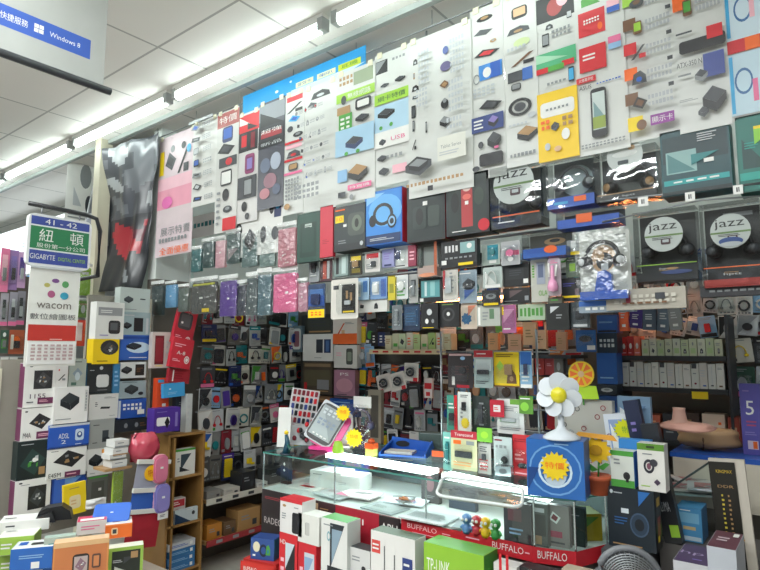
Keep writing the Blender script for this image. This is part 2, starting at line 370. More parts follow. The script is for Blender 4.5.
# ------------------------------------------------------------------ hanging banner top left (its face turned down the aisle)
pl = PX(-2.1); t = thing('hanging_banner', (-2.1, .99, 2.47), math.pi / 2, 'grey hanging banner with blue strip and dark bottom rod, top left corner', 'banner')
b = B(); b.box(-.75, .004, .34, 1.5, .008, .64, mat('a9aca8', .5)); 
def rq(x0, x1, z0, z1, c): b.flat([(x0, z0), (x1, z0), (x1, z1), (x0, z1)], c)
rq(-1.5, -.055, .105, .18, mat('3557a8', .5)); b.text('Windows 8', -.145, .142, .105, .018, 'W'); b.text('快捷服務', -.31, .142, .085, .026, 'W')
for i in range(2):
    for j in range(2): b.flat([(-.248 + i * .016, .128 + j * .016), (-.234 + i * .016, .128 + j * .016), (-.234 + i * .016, .142 + j * .016), (-.248 + i * .016, .142 + j * .016)], 'W')
b.flat([(-.20, .64), (-.10, .46), (-.14, .64)], 'K'); b.flat([(-.17, .64), (-.02, .38), (-.0, .40), (-.0, .64)], mat('b9bdb8', .5))
b.flat([(-.10, .66), (0, .50), (0, .66)], mat('8a7436', .5)); b.flat([(-.5, .66), (-.25, .5), (-.22, .52), (-.42, .66)], 'D')
b.build('banner_face', t)
b = B(); b.tube([(-1.5, .004, .012), (.03, .004, .012)], .014, mat('3f4146', .4), 10); b.build('bottom_rod', t)
for x in (-1.4, -.06): B().tube([(x, .004, .6), (x, .004, .63)], .003, STEEL, 6).build('hanging_cord', t)

# ------------------------------------------------------------------ neighbouring stall fascia, far left, backlit
b = B(); b.box(0, 0, 0, 4.4, .16, .75, mat('d8dcdc', .5)); X0 = Vector((-7.5, 2.75, 2.58))
b.y0 = .081; b.flat([(-2.2, -.20), (2.2, -.20), (2.2, .375), (-2.2, .375)], emit('f4fbff', 1.5))
b.flat([(-2.2, -.30), (2.2, -.30), (2.2, -.23), (-2.2, -.23)], emit('5aa6e0', .8))
for i, ch in enumerate('入人'): b.text(ch, -1.4 + i * .5, -.02, .3, .26, mat('4a6a9a'))
b.text('電腦', .4, .05, .7, .28, mat('b9c6d2')); b.text('世界', 1.5, .05, .7, .28, mat('c5ccd2'))
tag(b.build('lightbox_sign', None, X0), 'glowing white lightbox sign with a blue stripe, far left', 'sign')
pf = PX(-5.0)
poster(pf, (66, 160, 95, 222), 'W', 'e .65 .75 .4 .4 G;e .8 .3 .25 .3 D;v .4 .4 .3 .3 S;l .5 .08 .8 .1 G 2', 'washed out white poster with grey figure left of the corner post', name='wall_poster')
# ------------------------------------------------------------------ posters along the front of the stall
FA = PY(2.15)
def cat(rows, nx, seed, z0=.02, z1=.98, pal='KKDDKG', txt='a9adb0', x0=.03, x1=.97, frac=.42, pad=.62):
    rg = random.Random(seed); out = []
    for i in range(rows):
        hz = (z1 - z0) / rows; z = z0 + hz * (i + .5); wx = (x1 - x0) / nx
        for j in range(nx):
            c = rg.choice(pal); x = x0 + wx * j
            out.append('p %.3f %.3f %.3f %.3f %s %s' % (x + wx * frac * .5, z, wx * frac * .8, hz * pad, c, rg.choice('DGSRBK')))
            out.append('g %.3f %.3f %.3f %.3f %s 5 %d' % (x + wx * (frac + (1 - frac) * .48), z, wx * (1 - frac) * .8, hz * pad * .7, txt, rg.choice((2, 3, 3))))
    return ';'.join(out)
BLUEBAN = (237, 66, 365, 120)
# blue banner, highest, behind the others: its top edge follows the ceiling trim
def blue_banner():
    x0, x1 = -2.76, -1.78; w = x1 - x0
    b = B(); b.box(0, .002, .22, w, .004, .44, mat('2f9ad8', .4))
    b.art('r .5 .28 1 .56 cfe9f6;v .3 .62 .6 .12 a8d8f0;V .72 .68 .56 .24 cfe9f6;r .5 .12 1 .24 W;r .55 .84 .14 .07 e8f0c0;r .72 .84 .14 .07 e8f0c0;r .89 .84 .16 .08 c8d830;t .55 .84 .11 .045 B 音效卡;t .72 .84 .1 .045 B 喇叭;t .89 .84 .12 .05 C 耳機;e .1 .55 .16 .12 8fd0f0;t .1 .55 .1 .05 W ASUS;e .32 .86 .03 .04 W;e .44 .92 .02 .03 W;d .52 .66 .2 .08 Q;t .25 .48 .2 .06 B 電腦', w, .44)
    tag(b.build('banner', None, ((x0 + x1) / 2, 2.158, 2.62)), 'bright sky blue banner touching the ceiling trim above the posters', 'banner')
blue_banner()
# glossy dark crumpled poster on the far left end of the row
def crumpled(x0, x1, z0, z1, y):
    rg = random.Random(5); b = B(); nx, nz = 26, 48; w = x1 - x0; h = z1 - z0; M = {}
    G = []
    for j in range(nz + 1):
        for i in range(nx + 1):
            u = i / nx; v = j / nz; n = noise.noise(Vector((u * 3, v * 1.3, 2))) * .11 + noise.noise(Vector((u * 8, v * 4, 7))) * .03
            G.append(((u - .5) * w * (1 - .12 * (1 - v)) + .10 * (v - .5) * w, n - .05 * math.sin(u * 3.1), v * h))
    cols = {}
    def colr(u, v):
        q = noise.noise(Vector((u * 3, v * 6 + u * 3, 11)))
        if .22 + q * .1 < v < .46 + q * .12 and .45 + q * .2 < u < .93: return '9c2632' if q > -.2 else '5a2030'
        if .28 < v + q * .1 < .5 and u < .36: return '44486a' if q > 0 else '8a8e98'
        if v < .24: return '23262a' if q > -.25 else '7c8084'
        if v > .5: return '6c7076' if q > .12 else ('4c4f55' if q > -.2 else 'a8acb0')
        return '2c2e34'
    for j in range(nz):
        for i in range(nx):
            k = j * (nx + 1) + i; c = mat(colr((i + .5) / nx, (j + .5) / nz), .28, coat=.25)
            b.add([G[k], G[k + 1], G[k + nx + 2], G[k + nx + 1]], [(0, 1, 2, 3)], c, True)
    import bmesh
    o = b.build('poster', None, ((x0 + x1) / 2, y, z0)); bm = bmesh.new(); bm.from_mesh(o.data)
    bmesh.ops.remove_doubles(bm, verts=bm.verts, dist=.0005); bm.to_mesh(o.data); bm.free()
    m = o.modifiers.new('thickness', 'SOLIDIFY'); m.thickness = .002
    for p in o.data.polygons: p.use_smooth = True
    return o
tag(crumpled(-4.62, -3.66, 1.93, 3.02, 2.12), 'crumpled glossy black poster with red patches hanging at the left end', 'poster')

def pp(px0, px1, ytop, ybot, base, art, label, rl=0., off=0., ztop=3.0):
    """poster hanging from the wire: left, right edge and bottom edge taken where it hangs"""
    pl = FA.off(off); a = pl.at(px0, ybot); b_ = pl.at(px1, ybot); xm = (px0 + px1) / 2
    zb = pl.at(xm, ybot).z; zt = min(ztop, pl.at(xm, ytop).z) if ytop is not None else ztop
    w = (b_ - a).dot(pl.t); h = zt - zb; c = (a + b_) / 2
    b = B(); b.box(0, .001, h / 2, w, .002, h, mat(base, .35)); b.art(art, w, h, hash_(label))
    # small pieces of tape at the top corners
    r = thing('poster', (c.x, c.y, zb), 0, label, 'poster', None, (0, math.radians(rl), 0)); b.build('sheet', r)
    for e in (-1, 1): B().box(e * (w / 2 - .03), -.001, h - .004, .03, .004, .03, mat('e8e4c8', .3)).build('tape', r)
    return r
pp(155, 191, 135, 255, 'dccad0', 'r .5 .48 1 .2 e8a0b4;r .5 .60 1 .1 efc0cc;r .5 .32 1 .14 d8c8cc;p .35 .78 .3 .16 D K;p .7 .76 .3 .2 K D;e .4 .88 .12 .06 G;e .7 .88 .12 .06 D;r .1 .78 .12 .2 Y;e .85 .84 .12 .07 Z;e .3 .44 .3 .1 e070b0;t .55 .2 .8 .07 G 展示特賣;g .5 .13 .8 .05 G 9 1;t .55 .04 .8 .06 O 全面優惠', 'pink poster of dancing figures with orange writing at its foot', off=.01)
pp(191, 215, 118, 205, 'dededa', cat(7, 1, 3, pal='KDDG', frac=.5) + ';r .5 .985 1 .03 S', 'narrow white price poster with seven dark gadgets right of the pink poster', off=.0)
pp(214, 236, 110, 232, 'd2d2ce', 'r .5 .93 1 .12 a8605c;t .5 .93 .8 .06 W 特價;p .5 .80 .8 .13 N B;p .45 .68 .8 .1 K D;r .55 .57 .8 .08 D;e .6 .57 .3 .06 R;c .5 .44 .5 .13 K W;e .5 .3 .3 .1 K;p .6 .18 .4 .08 D;r .7 .06 .6 .1 R;l .2 .2 .2 .3 G 6', 'white poster with black phone drawing and red square at its foot', off=-.004)
pp(236, 257, 113, 222, 'd0cecc', 'r .5 .9 1 .16 R;v .3 .93 .5 .08 W;v .7 .87 .5 .06 K;r .5 .73 .9 .18 K;c .3 .74 .3 .14 D R;r .72 .73 .2 .14 M;R .6 .52 .45 .18 8a3a66;c .6 .52 .3 .13 6a2a50 U;r .5 .31 .9 .2 D;c .55 .31 .4 .17 K G;e .4 .14 .25 .09 K;e .55 .05 .2 .06 D', 'white poster with red and white header and a plum coloured phone', off=.0)
pp(257, 283, 101, 208, '4a4c56', 'r .5 .9 1 .16 8a8e94;v .5 .84 .9 .14 K;r .5 .7 1 .14 2a2c32;r .5 .69 .8 .06 a03038;t .5 .72 .8 .04 W 超強;r .5 .6 1 .07 1c1e22;t .5 .6 .8 .03 S 新品;e .3 .4 .4 .14 6a7488;e .7 .42 .4 .16 a8b0c0;e .5 .25 .5 .14 96707c;e .3 .14 .4 .1 b88088;e .75 .16 .3 .1 545c70', 'dark poster with grey and red figures in the middle of the left row', off=-.006)
# loose product cut-outs shown under the dark poster
pp(234, 282, 200, 255, 'dededa', 'e .38 .8 .09 .3 D;e .78 .82 .1 .26 K;r .9 .82 .14 .4 N;e .9 .84 .1 .16 Z;p .1 .5 .14 .4 K;e .62 .35 .12 .3 D;e .86 .34 .14 .24 D;q .35 .3 .22 .4 K', 'white sheet of dark mice and speakers below the dark figure poster', off=.012)
pp(283, 303, 93, 214, 'd6d8d4', 'r .5 .95 .8 .04 R;p .5 .87 .8 .07 K;p .5 .78 .6 .06 Z B;e .3 .7 .3 .05 D;p .7 .64 .5 .06 K;r .5 .585 .9 .02 R;r .5 .55 .8 .03 Q;p .5 .49 .7 .06 D R;r .5 .44 .9 .02 R;p .5 .38 .8 .06 K A;r .5 .33 .9 .02 P;g .5 .2 .8 .18 G 5 6;e .3 .06 .3 .05 A', 'narrow white poster with red price lines and dark adapters', off=-.002)
pp(303, 336, 84, 210, 'd6d8d4', 'p .5 .92 .6 .06 K;p .25 .85 .3 .05 D;' + cat(6, 3, 9, .25, .8, 'GDSGK', frac=.35, pad=.5) + ';g .5 .12 .8 .12 G 6 3', 'white poster of tiny cable pictures in three columns', off=.0)
pp(336, 375, 68, 201, 'd6d8d4', 'r .7 .92 .5 .1 8c9a7c;g .25 .93 .4 .08 A 4 2;r .5 .8 1 .07 H;t .6 .8 .6 .04 W 無線網路;e .2 .78 .14 .07 D;r .2 .7 .35 .06 A;r .25 .6 .35 .14 C;g .25 .6 .3 .1 W 2 3;R .72 .71 .4 .08 K;R .72 .71 .3 .05 W;q .7 .6 .35 .06 K;r .5 .45 1 .2 a8cce4;q .5 .43 .45 .1 2a3a60 D;e .3 .36 .1 .03 C;e .6 .36 .1 .03 C;r .2 .2 .25 .09 L;q .6 .2 .5 .13 K A;r .65 .1 .6 .04 P;t .65 .1 .5 .02 W 特賣價;r .2 .06 .2 .04 D;e .45 .03 .1 .04 G', 'white poster with lime band and black router on pale blue panel', off=-.003)
pp(375, 410, 50, 184, 'd6d8d4', 'r .2 .9 .35 .1 K;V .18 .9 .3 .09 G;g .7 .93 .4 .03 G 4 1;q .3 .75 .25 .03 D;q .75 .76 .3 .04 K;r .5 .65 1 .08 H;t .5 .65 .8 .04 E 網卡特價;r .5 .50 1 .2 b4d4e8;q .35 .53 .5 .08 K D;e .2 .43 .1 .03 C;e .5 .44 .1 .03 C;r .5 .34 1 .12 W;q .25 .32 .2 .05 D;t .7 .33 .4 .03 P USB;q .25 .2 .3 .05 K;q .3 .1 .3 .06 D;r .75 .1 .4 .06 Q;g .6 .2 .5 .04 G 4 1', 'white poster with lime title band beside the wide white poster', off=.001)
W11 = 'p .12 .86 .08 .04 K;p .1 .77 .05 .04 A;p .12 .69 .12 .04 K;p .12 .63 .1 .03 D;c .09 .54 .07 .08 K D;p .09 .45 .06 .07 D;p .3 .42 .04 .07 K;p .1 .33 .07 .06 K;e .62 .86 .09 .05 4a5ea0;e .62 .76 .17 .06 5a5480;d .6 .65 .16 .05 X;d .6 .65 .1 .03 A;e .6 .53 .12 .06 K;e .6 .55 .06 .03 G;q .6 .42 .16 .07 K G;g .28 .8 .2 .22 c0c6ca 4 6;g .82 .8 .24 .22 c0c6ca 5 6;g .28 .6 .2 .12 c0c6ca 4 4;g .82 .55 .24 .2 c0c6ca 5 5;g .8 .38 .24 .08 c0c6ca 5 2;r .76 .24 .42 .14 e2e2d8;t .75 .25 .3 .02 G Tablet Series;l .75 .21 .34 .03 S 2;q .25 .17 .42 .12 D K;q .25 .175 .3 .08 K G;g .5 .06 .9 .03 A 14 1;r .45 .02 .08 .03 K'
pp(409, 474, 30, 193, 'd6d8d4', W11, 'widest white poster with two columns of small electronics and a tablet', off=-.006)
pp(473, 507, 4, 178, 'd6d8d4', 'p .45 .93 .5 .05 K A;p .4 .85 .6 .04 D;p .7 .78 .2 .03 A;p .5 .72 .8 .05 K R;r .6 .61 .7 .09 3a86d0;r .75 .61 .3 .09 B;e .5 .605 .25 .06 W;o .18 .58 .2 .06 G;g .4 .5 .7 .06 c0c6ca 5 3;p .6 .41 .7 .06 K D;r .5 .31 .95 .09 2c3e78;q .68 .31 .3 .07 K U;l .25 .31 .3 .06 W 3;e .3 .19 .16 .04 D;q .7 .2 .4 .1 K;l .8 .16 .2 .03 P 1;R .6 .1 .7 .07 K;e .15 .06 .22 .03 D', 'white poster with blue boxes and black cameras right of the widest poster', off=.0)
pp(507, 541, None, 165, 'd6d8d4', 'p .5 .88 .8 .07 K F;p .45 .78 .7 .04 D A;e .55 .7 .5 .05 c8d8a0;p .55 .6 .7 .06 X K;r .4 .51 .6 .06 D;r .7 .51 .3 .07 3a66b0;p .35 .45 .5 .04 K;o .45 .33 .7 .10 K .7;e .45 .33 .35 .05 D;e .8 .27 .25 .03 S;q .65 .17 .6 .09 K A;g .5 .06 .8 .03 G 7 1;g .4 .67 .6 .03 c0c6ca 5 1;g .4 .23 .6 .02 c0c6ca 5 1', 'white poster with a black headset ring and brown adapters', off=-.004)
pp(540, 581, None, 161, 'd6d8d4', 'r .5 .84 1 .14 K;e .5 .84 .4 .1 a03a3a;e .7 .87 .3 .08 Q;p .35 .74 .2 .03 D;c .86 .77 .12 .04 K S;c .25 .67 .18 .07 K G;g .65 .69 .5 .05 G 5 2;r .5 .55 1 .09 4ca878;v .4 .57 .8 .05 a8d8b8;r .15 .5 .3 .03 R;r .8 .51 .3 .03 R;r .5 .5 .4 .03 C;c .87 .44 .14 .08 K Z;g .5 .42 .5 .02 G 5 1;r .5 .19 1 .37 f0c828;R .5 .28 .84 .08 W;g .5 .28 .6 .02 G 6 1;g .2 .2 .25 .06 O 2 2;g .75 .2 .3 .06 A 2 2;e .7 .13 .2 .06 W;q .45 .18 .2 .05 D;e .25 .08 .14 .04 S;e .5 .06 .18 .03 F', 'poster with a yellow lower half and a green and red band', off=-.001)
def mosaic(z0, z1, n, sd, cols='OYHBRX'):
    rg = random.Random(sd); out = []
    for i in range(n):
        z = z1 - (z1 - z0) * (i + .5) / n; hz = (z1 - z0) / n
        out.append('r .14 %.3f .26 %.3f %s;p .3 %.3f .3 %.3f %s %s;g .7 %.3f .5 %.3f b0b4b8 7 2;r .92 %.3f .1 %.3f D' % (z + hz * .1, hz * .45, rg.choice(cols), z - hz * .1, hz * .5, rg.choice('KDXK'), rg.choice(cols), z - hz * .1, hz * .5, z + hz * .3, hz * .15))
    return ';'.join(out)
pp(580, 631, None, 152, 'd6d8d4', 'V .35 .94 .55 .16 5a3a9c;v .35 .82 .4 .09 C;V .35 .84 .4 .05 W;r .35 .68 .55 .13 R;e .52 .65 .1 .04 O;g .35 .69 .35 .03 W 6 2;r .8 .74 .25 .04 Q;r .8 .71 .25 .03 B;r .35 .49 .55 .13 R;l .3 .5 .3 .04 W 2;r .8 .55 .25 .04 P;r .8 .52 .25 .03 L;r .2 .385 .4 .03 R;t .2 .385 .3 .018 W 大螢幕平板;t .18 .345 .25 .022 D ASUS;g .65 .35 .5 .01 B 8 1;R .44 .2 .32 .25 K;r .44 .21 .25 .19 c8d4d0;r .44 .15 .25 .06 8a9c40;v .44 .22 .2 .08 7a9a9c;g .5 .04 .9 .025 G 12 2', 'white poster with two red covers and a large black tablet phone', off=-.005)
pp(629, 681, None, 138, 'd6d8d4', 'e .2 .95 .3 .06 H;' + mosaic(.12, .9, 6, 2) + ';r .2 .07 .3 .07 Y;e .32 .06 .2 .05 X;r .72 .07 .45 .05 8a3a90;t .72 .07 .4 .03 W 顯示卡', 'white graphics card poster with six coloured cards and a purple tag', off=.0)
pp(680, 733, None, 129, 'd6d8d4', mosaic(.52, .98, 3, 6, 'YHCO') + ';l .3 .46 .5 .02 D 1;R .55 .39 .9 .06 K;r .8 .43 .3 .06 R;t .28 .31 .5 .025 D ATX-350 N;r .75 .28 .4 .11 3c4a8c;q .5 .24 .25 .06 G;l .25 .26 .4 .02 G 1;q .72 .12 .45 .12 K D;l .25 .14 .4 .015 G 2;q .5 .07 .2 .05 D', 'white poster with power supplies and graphics cards left of the red strips', off=-.005)
pp(732, 770, None, 118, 'd6d8d4', 'r .5 .95 1 .1 b03a3a;r .5 .88 1 .02 O;R .5 .78 .7 .12 8a2a30;t .5 .79 .5 .04 W GAMING;r .5 .69 1 .02 O;r .5 .645 1 .06 R;r .7 .645 .4 .06 O;r .5 .49 1 .25 cfe2ec;o .5 .5 .5 .12 3a6a9c .8;r .75 .5 .14 .1 Q;r .08 .5 .1 .24 Z;r .5 .335 1 .06 R;r .7 .335 .4 .06 O;r .5 .16 1 .28 c4dce8;o .4 .17 .5 .12 3a6a9c .8;r .7 .12 .14 .1 P;r .08 .16 .1 .26 Z', 'poster at the right edge with red strips and blue headphones', off=.0)

# ------------------------------------------------------------------ headphones and cases hanging under the posters
def headphones(b, r, ycen, zc, c, c2, thick=.012):
    b.tube([(r * math.cos(a), ycen, zc + r * math.sin(a)) for a in [math.pi * (-.08 + 1.16 * i / 16) for i in range(17)]], thick * .5, c, 8)
    for e in (-1, 1):
        b.X = Matrix.Translation((e * r * 1.0, ycen, zc - r * .25)) @ Matrix.Rotation(e * .5, 4, 'Z')
        b.lathe([(0, -.022), (r * .3, -.022), (r * .38, -.012), (r * .38, .012), (0, .012)], c, 16, axis='y')
        b.lathe([(0, -.026), (r * .22, -.026), (r * .25, -.021)], c2, 14, axis='y'); b.X = None
def hp_build(parent, r, y, zc, c, c2, thick=.012):
    b = B(); b.tube([(r * math.cos(a), y, zc + r * math.sin(a)) for a in [math.pi * (-.08 + 1.16 * i / 16) for i in range(17)]], thick * .5, c, 8); q = b.build('headband', parent)
    for e in (-1, 1):
        b = B(); b.X = Matrix.Translation((e * r, y, zc - r * .25)) @ Matrix.Rotation(e * .5, 4, 'Z')
        b.lathe([(0, -.022), (r * .3, -.022), (r * .38, -.012), (r * .38, .012), (0, .012)], c, 16, axis='y')
        b.lathe([(0, -.026), (r * .22, -.026), (r * .25, -.021)], c2, 14, axis='y'); b.build('ear_cup', q)
def clear_pack(rect, d, label, insert, art, disc=None, band=None, hp=None, pl=None, rl=0., cat='headphones', name='headphone_pack', group='headphones in clear packs', floorc='K', fh=.12):
    """clear box with printed insert, round disc and headphones inside"""
    pl = pl or FA; loc, rz, w, h = place(pl, rect)
    r = thing(name, loc, rz, label, cat, None, (0, math.radians(rl), rz))
    b = B(); b.box(0, d - .004, h / 2, w * .97, .004, h * .97, insert); b.box(0, d / 2, fh * h / 2 + .002, w * .97, d * .92, fh * h, floorc)
    b.y0 = -(d - .0065); b.art(art, w, h, hash_(label))
    if band:
        b.y0 = -(d * .03); b.art(band, w, h, 3)
    b.build('printed_insert', r)
    if hp:
        hp_build(r, hp[0] * w, d * .55, hp[1] * h, hp[2], hp[3])
    if disc:
        x, z, q, a = disc; p = B(); p.slab([((x - .5) * w + q * w / 2 * math.cos(i * .2618), z * h + q * w / 2 * math.sin(i * .2618)) for i in range(24)], d * .12, d * .12 + .004, mat('ccd0cc', .25))
        p.X = Matrix.Translation(((x - .5) * w, d * .12, z * h - q * w / 2)); p.art(a, q * w, q * w, 5); p.build('round_label', r)
    s = B(); x, z = w / 2, h
    s.add([(-x, 0, 0), (x, 0, 0), (x, 0, z), (-x, 0, z), (-x, d, 0), (x, d, 0), (x, d, z), (-x, d, z)], [(0, 1, 2, 3), (0, 4, 5, 1), (1, 5, 6, 2), (3, 2, 6, 7), (0, 3, 7, 4)], CLEAR)
    s.build('clear_box', r)
    return r
JZ = 't .48 .70 .74 .30 101010 jazz;r .5 .46 .98 .05 6a8a4a;l .5 .38 .6 .08 D 2;R .55 .28 .25 .16 4a2a30;r .55 .3 .16 .08 S'
clear_pack((490, 164, 541, 227), .09, 'clear pack of black headphones with silver round label, below the headset ring poster', '26343a', 'r .5 .4 .9 .5 1e2a2e;r .5 .12 .9 .1 26382e;l .4 .14 .5 .05 S 2', ('',) and (.45, .72, .8, JZ.replace('.46 .72 .66 .24', '.5 .6 .6 .22')), 'r .5 .2 .92 .02 O;l .4 .1 .5 .04 W 1', (.3, .45, 'K', 'D'))
clear_pack((546, 154, 594, 207), .09, 'clear pack on a blue tray below the yellow poster', '2a3a44', 'e .5 .6 .7 .6 8a9a9c;r .5 .12 .9 .2 2456a8', None, 'r .7 .14 .25 .1 O;r .3 .1 .3 .05 Z', (.3, .55, 'D', 'G'), floorc='2a5ab8', fh=.2)
clear_pack((594, 148, 657, 199), .10, 'clear pack with cut off silver round label under the tablet phone poster', '283036', 'r .5 .3 .9 .3 2a3430;l .7 .1 .3 .06 A 2', (.5, .88, .58, 'e .5 .55 .7 .2 W;R .45 .3 .3 .12 3a4448;e .7 .7 .2 .15 F'), 'r .5 .14 .92 .02 A;t .55 .07 .2 .05 S hptt', (.3, .42, 'K', 'A'), floorc='1c1e22')
carton(FA, (661, 126, 731, 193), .09, '1c4a50', 'r .5 .5 .94 .96 184248;r .5 .7 .94 .4 0e2e34;r .3 .5 .45 .34 8cb0ae;v .3 .5 .4 .3 4a7a7c;r .5 .2 .94 .08 2c9a9c;g .5 .2 .7 .04 W 4 1;l .7 .82 .3 .14 S 4;V .65 .5 .4 .16 267a7c;r .7 .46 .14 .06 W;r .5 .04 1 .05 0c2024', 'teal gaming headset box hanging left of the green headset box', cat='headphones', name='headphone_box', side='2a8a8c')
carton(FA, (737, 112, 790, 190), .09, '165a50', 'r .5 .5 .94 .96 1a6a60;v .35 .5 .5 .4 0c3a38;l .3 .6 .3 .1 2c9a8c 3;r .45 .8 .2 .08 Y;r .5 .2 .94 .1 2c9c90;V .6 .7 .5 .2 8ccc40', 'green gaming headset box at the right edge below the red strip poster', cat='headphones', name='headphone_box', side='2a9a8c')
F2 = PY(2.15)
clear_pack((634, 209, 697, 281), .09, 'clear pack of black headphones, round silver label, lime line across its foot', '1f2326', 'l .5 .2 .4 .04 A 2;V .7 .3 .3 .2 2a3030', (.48, .66, .62, JZ), 'r .5 .235 .96 .012 H;t .5 .17 .2 .035 S hptt;e .66 .12 .5 .06 3a4a7c;e .6 .17 .2 .03 A', (.3, .5, 'K', 'D'), rl=0)
clear_pack((701, 201, 762, 287), .09, 'clear pack of black headphones, round silver label, red base, right edge', '1d2023', 'l .5 .2 .4 .04 A 2;r .6 .9 .5 .05 G', (.5, .66, .68, JZ + ';e .5 .2 .6 .24 2a4a8c;e .5 .12 .55 .14 S'), 'r .5 .235 .96 .012 O;t .5 .15 .3 .035 S hptt;r .5 .06 .96 .07 a03028', (.32, .5, 'K', 'D'), floorc='a83028', fh=.09)
# blue/orange tray pack and hanging price tags on the wire between
clear_pack((522, 231, 566, 257), .08, 'low clear pack with blue tray and orange badge', '3a3a34', 'p .6 .7 .5 .4 A K', None, 'r .3 .25 .4 .16 B;e .65 .28 .3 .3 O', None, name='accessory_pack', cat='package', floorc='3064b8', fh=.35)
clear_pack((556, 208, 620, 226), .09, 'blue and orange pack squeezed below the blue tray headphones', '24324a', 'r .4 .5 .8 .6 2450a0', None, 'r .45 .5 .25 .5 O', None, name='accessory_pack', cat='package', floorc='2a5ab8', fh=.5)
wire = B(); wire.tube([tuple(FA.at(600, 202)), tuple(FA.at(762, 183))], .004, STEEL, 6); wire.tube([tuple(FA.at(602, 222)), tuple(FA.at(702, 200)), tuple(FA.at(762, 196))], .003, STEEL, 6)
tag(wire.build('hanging_wire'), 'grey steel wires between the two rows of headphone packs', 'wire')
for x, z in ((643, 201), (690, 196), (738, 189)):
    carton(FA.off(-.012), (x - 5, z - 4, x + 5, z + 5), .002, 'W', 'r .4 .5 .14 .5 K;r .6 .5 .1 .5 K', 'small white price tag on the wire %s' % {643: 'above the lime lined pack', 690: 'left of the red based pack', 738: 'above the red based pack'}[x], cat='price tag', name='price_tag')
# card with blue headphones
loc, rz, w, h = place(F2.off(-.004), (580, 231, 631, 300)); r = thing('headphone_card', loc, rz, 'pale grey card with black headband headphones and shiny blue base', 'headphones')
b = B(); b.rslab(0, h / 2, w, h, 0, .004, .01, 'b8bab4'); b.art('l .5 .94 .4 .02 G 1;t .82 .93 .2 .03 D nice;e .48 .6 .5 .4 F;e .5 .56 .34 .26 K;e .42 .64 .16 .14 A;r .5 .48 .14 .1 S', w, h); b.build('card', r)
hp_build(r, w * .32, -.03, h * .6, 'K', 'S', .014)
b = B(); b.slab([(-w * .2, 0), (w * .2, 0), (w * .16, h * .36), (w * .05, h * .42), (-w * .1, h * .4)], -.03, -.005, mat('2a5cc0', .15, coat=.8)); b.box(0, -.02, h * .06, w * .92, .03, h * .12, mat('2a5cc0', .15, coat=.8)); b.build('blue_base', r)
s = B(); sheet(s, w, h, -.048, .008, BAG, random.Random(2)); s.build('plastic_cover', r)
(carton(FA.off(-.01), (606, 288, 686, 309), .03, 'a8a296', 'g .5 .5 .8 .5 c8c4b8 10 2;r .3 .5 .06 .4 M;r .7 .6 .12 .3 D;g .5 .3 .6 .14 X 6 1', 'long pale blister tray below the two round label headphone packs', name='accessory_tray', cat='package'))
carton(FA, (579, 299, 634, 312), .04, '8a98a4', 'r .5 .7 1 .4 3a68b4;g .5 .3 .8 .3 W 6 1', 'flat blue and grey pack just below the headphone card', name='accessory_pack', cat='package')
carton(FA.off(.02), (700, 284, 790, 295), .05, '2c2c30', 'g .5 .5 .8 .3 G 9 1', 'black strip shaped pack under the red based headphones', name='accessory_pack', cat='package')
# black / blue / red boxed headsets left of the centre
carton(FA, (334, 205, 367, 250), .10, '22262a', 'r .5 .55 .9 .8 2c3436;R .68 .56 .5 .5 48504a;e .7 .58 .3 .36 6a7468;e .7 .58 .12 .2 202420;r .18 .72 .26 .16 Y;t .18 .72 .18 .08 O 10;r .35 .56 .1 .06 W;e .85 .12 .1 .1 S;r .2 .92 .3 .03 O;l .3 .2 .3 .1 G 2', 'black headphone box with small yellow badge left of the blue headset box', cat='headphones', name='headphone_box', side='1a1a1c', top='2a2c30')
carton(FA, (365, 190, 402, 244), .10, '2a6cc0', 'r .5 .5 .94 .96 3a86d4;e .55 .62 .9 .6 6ab0ea;V .3 .85 .5 .2 8cc4f0;o .5 .55 .55 .42 K .72;e .22 .45 .2 .22 K;e .74 .4 .24 .26 101418;o .74 .4 .18 .18 L .6;r .5 .1 .94 .16 14305c;l .5 .1 .7 .06 S 2', 'blue gaming headset box with black headset and red side', cat='headphones', name='headphone_box', side='b02434', top='2a5aa0')
carton(FA.off(.004), (407, 184, 445, 241), .09, '1a1e20', 'r .5 .5 .9 .94 202a2a;t .4 .95 .35 .06 W MH;g .5 .83 .7 .05 G 6 1;R .35 .42 .36 .4 303a38;R .72 .42 .3 .36 38423e;r .5 .66 .12 .07 W;e .35 .44 .2 .3 161a1a', 'black headset box with a white dotted line left of the red figure box', cat='headphones', name='headphone_box', side='7a1a24')
carton(FA.off(.0), (446, 174, 489, 234), .09, '1c2224', 'r .5 .5 .9 .94 222c2a;r .5 .52 .26 .8 a83a3c;e .5 .78 .2 .14 d8c0b8;e .5 .62 .2 .1 d86a60;e .22 .55 .2 .34 141818;e .78 .6 .22 .3 303c34;r .5 .52 .08 .06 W;e .88 .12 .26 .2 c02030;l .4 .06 .5 .03 W 1', 'black headset box with red standing figure and red corner badge', cat='headphones', name='headphone_box')
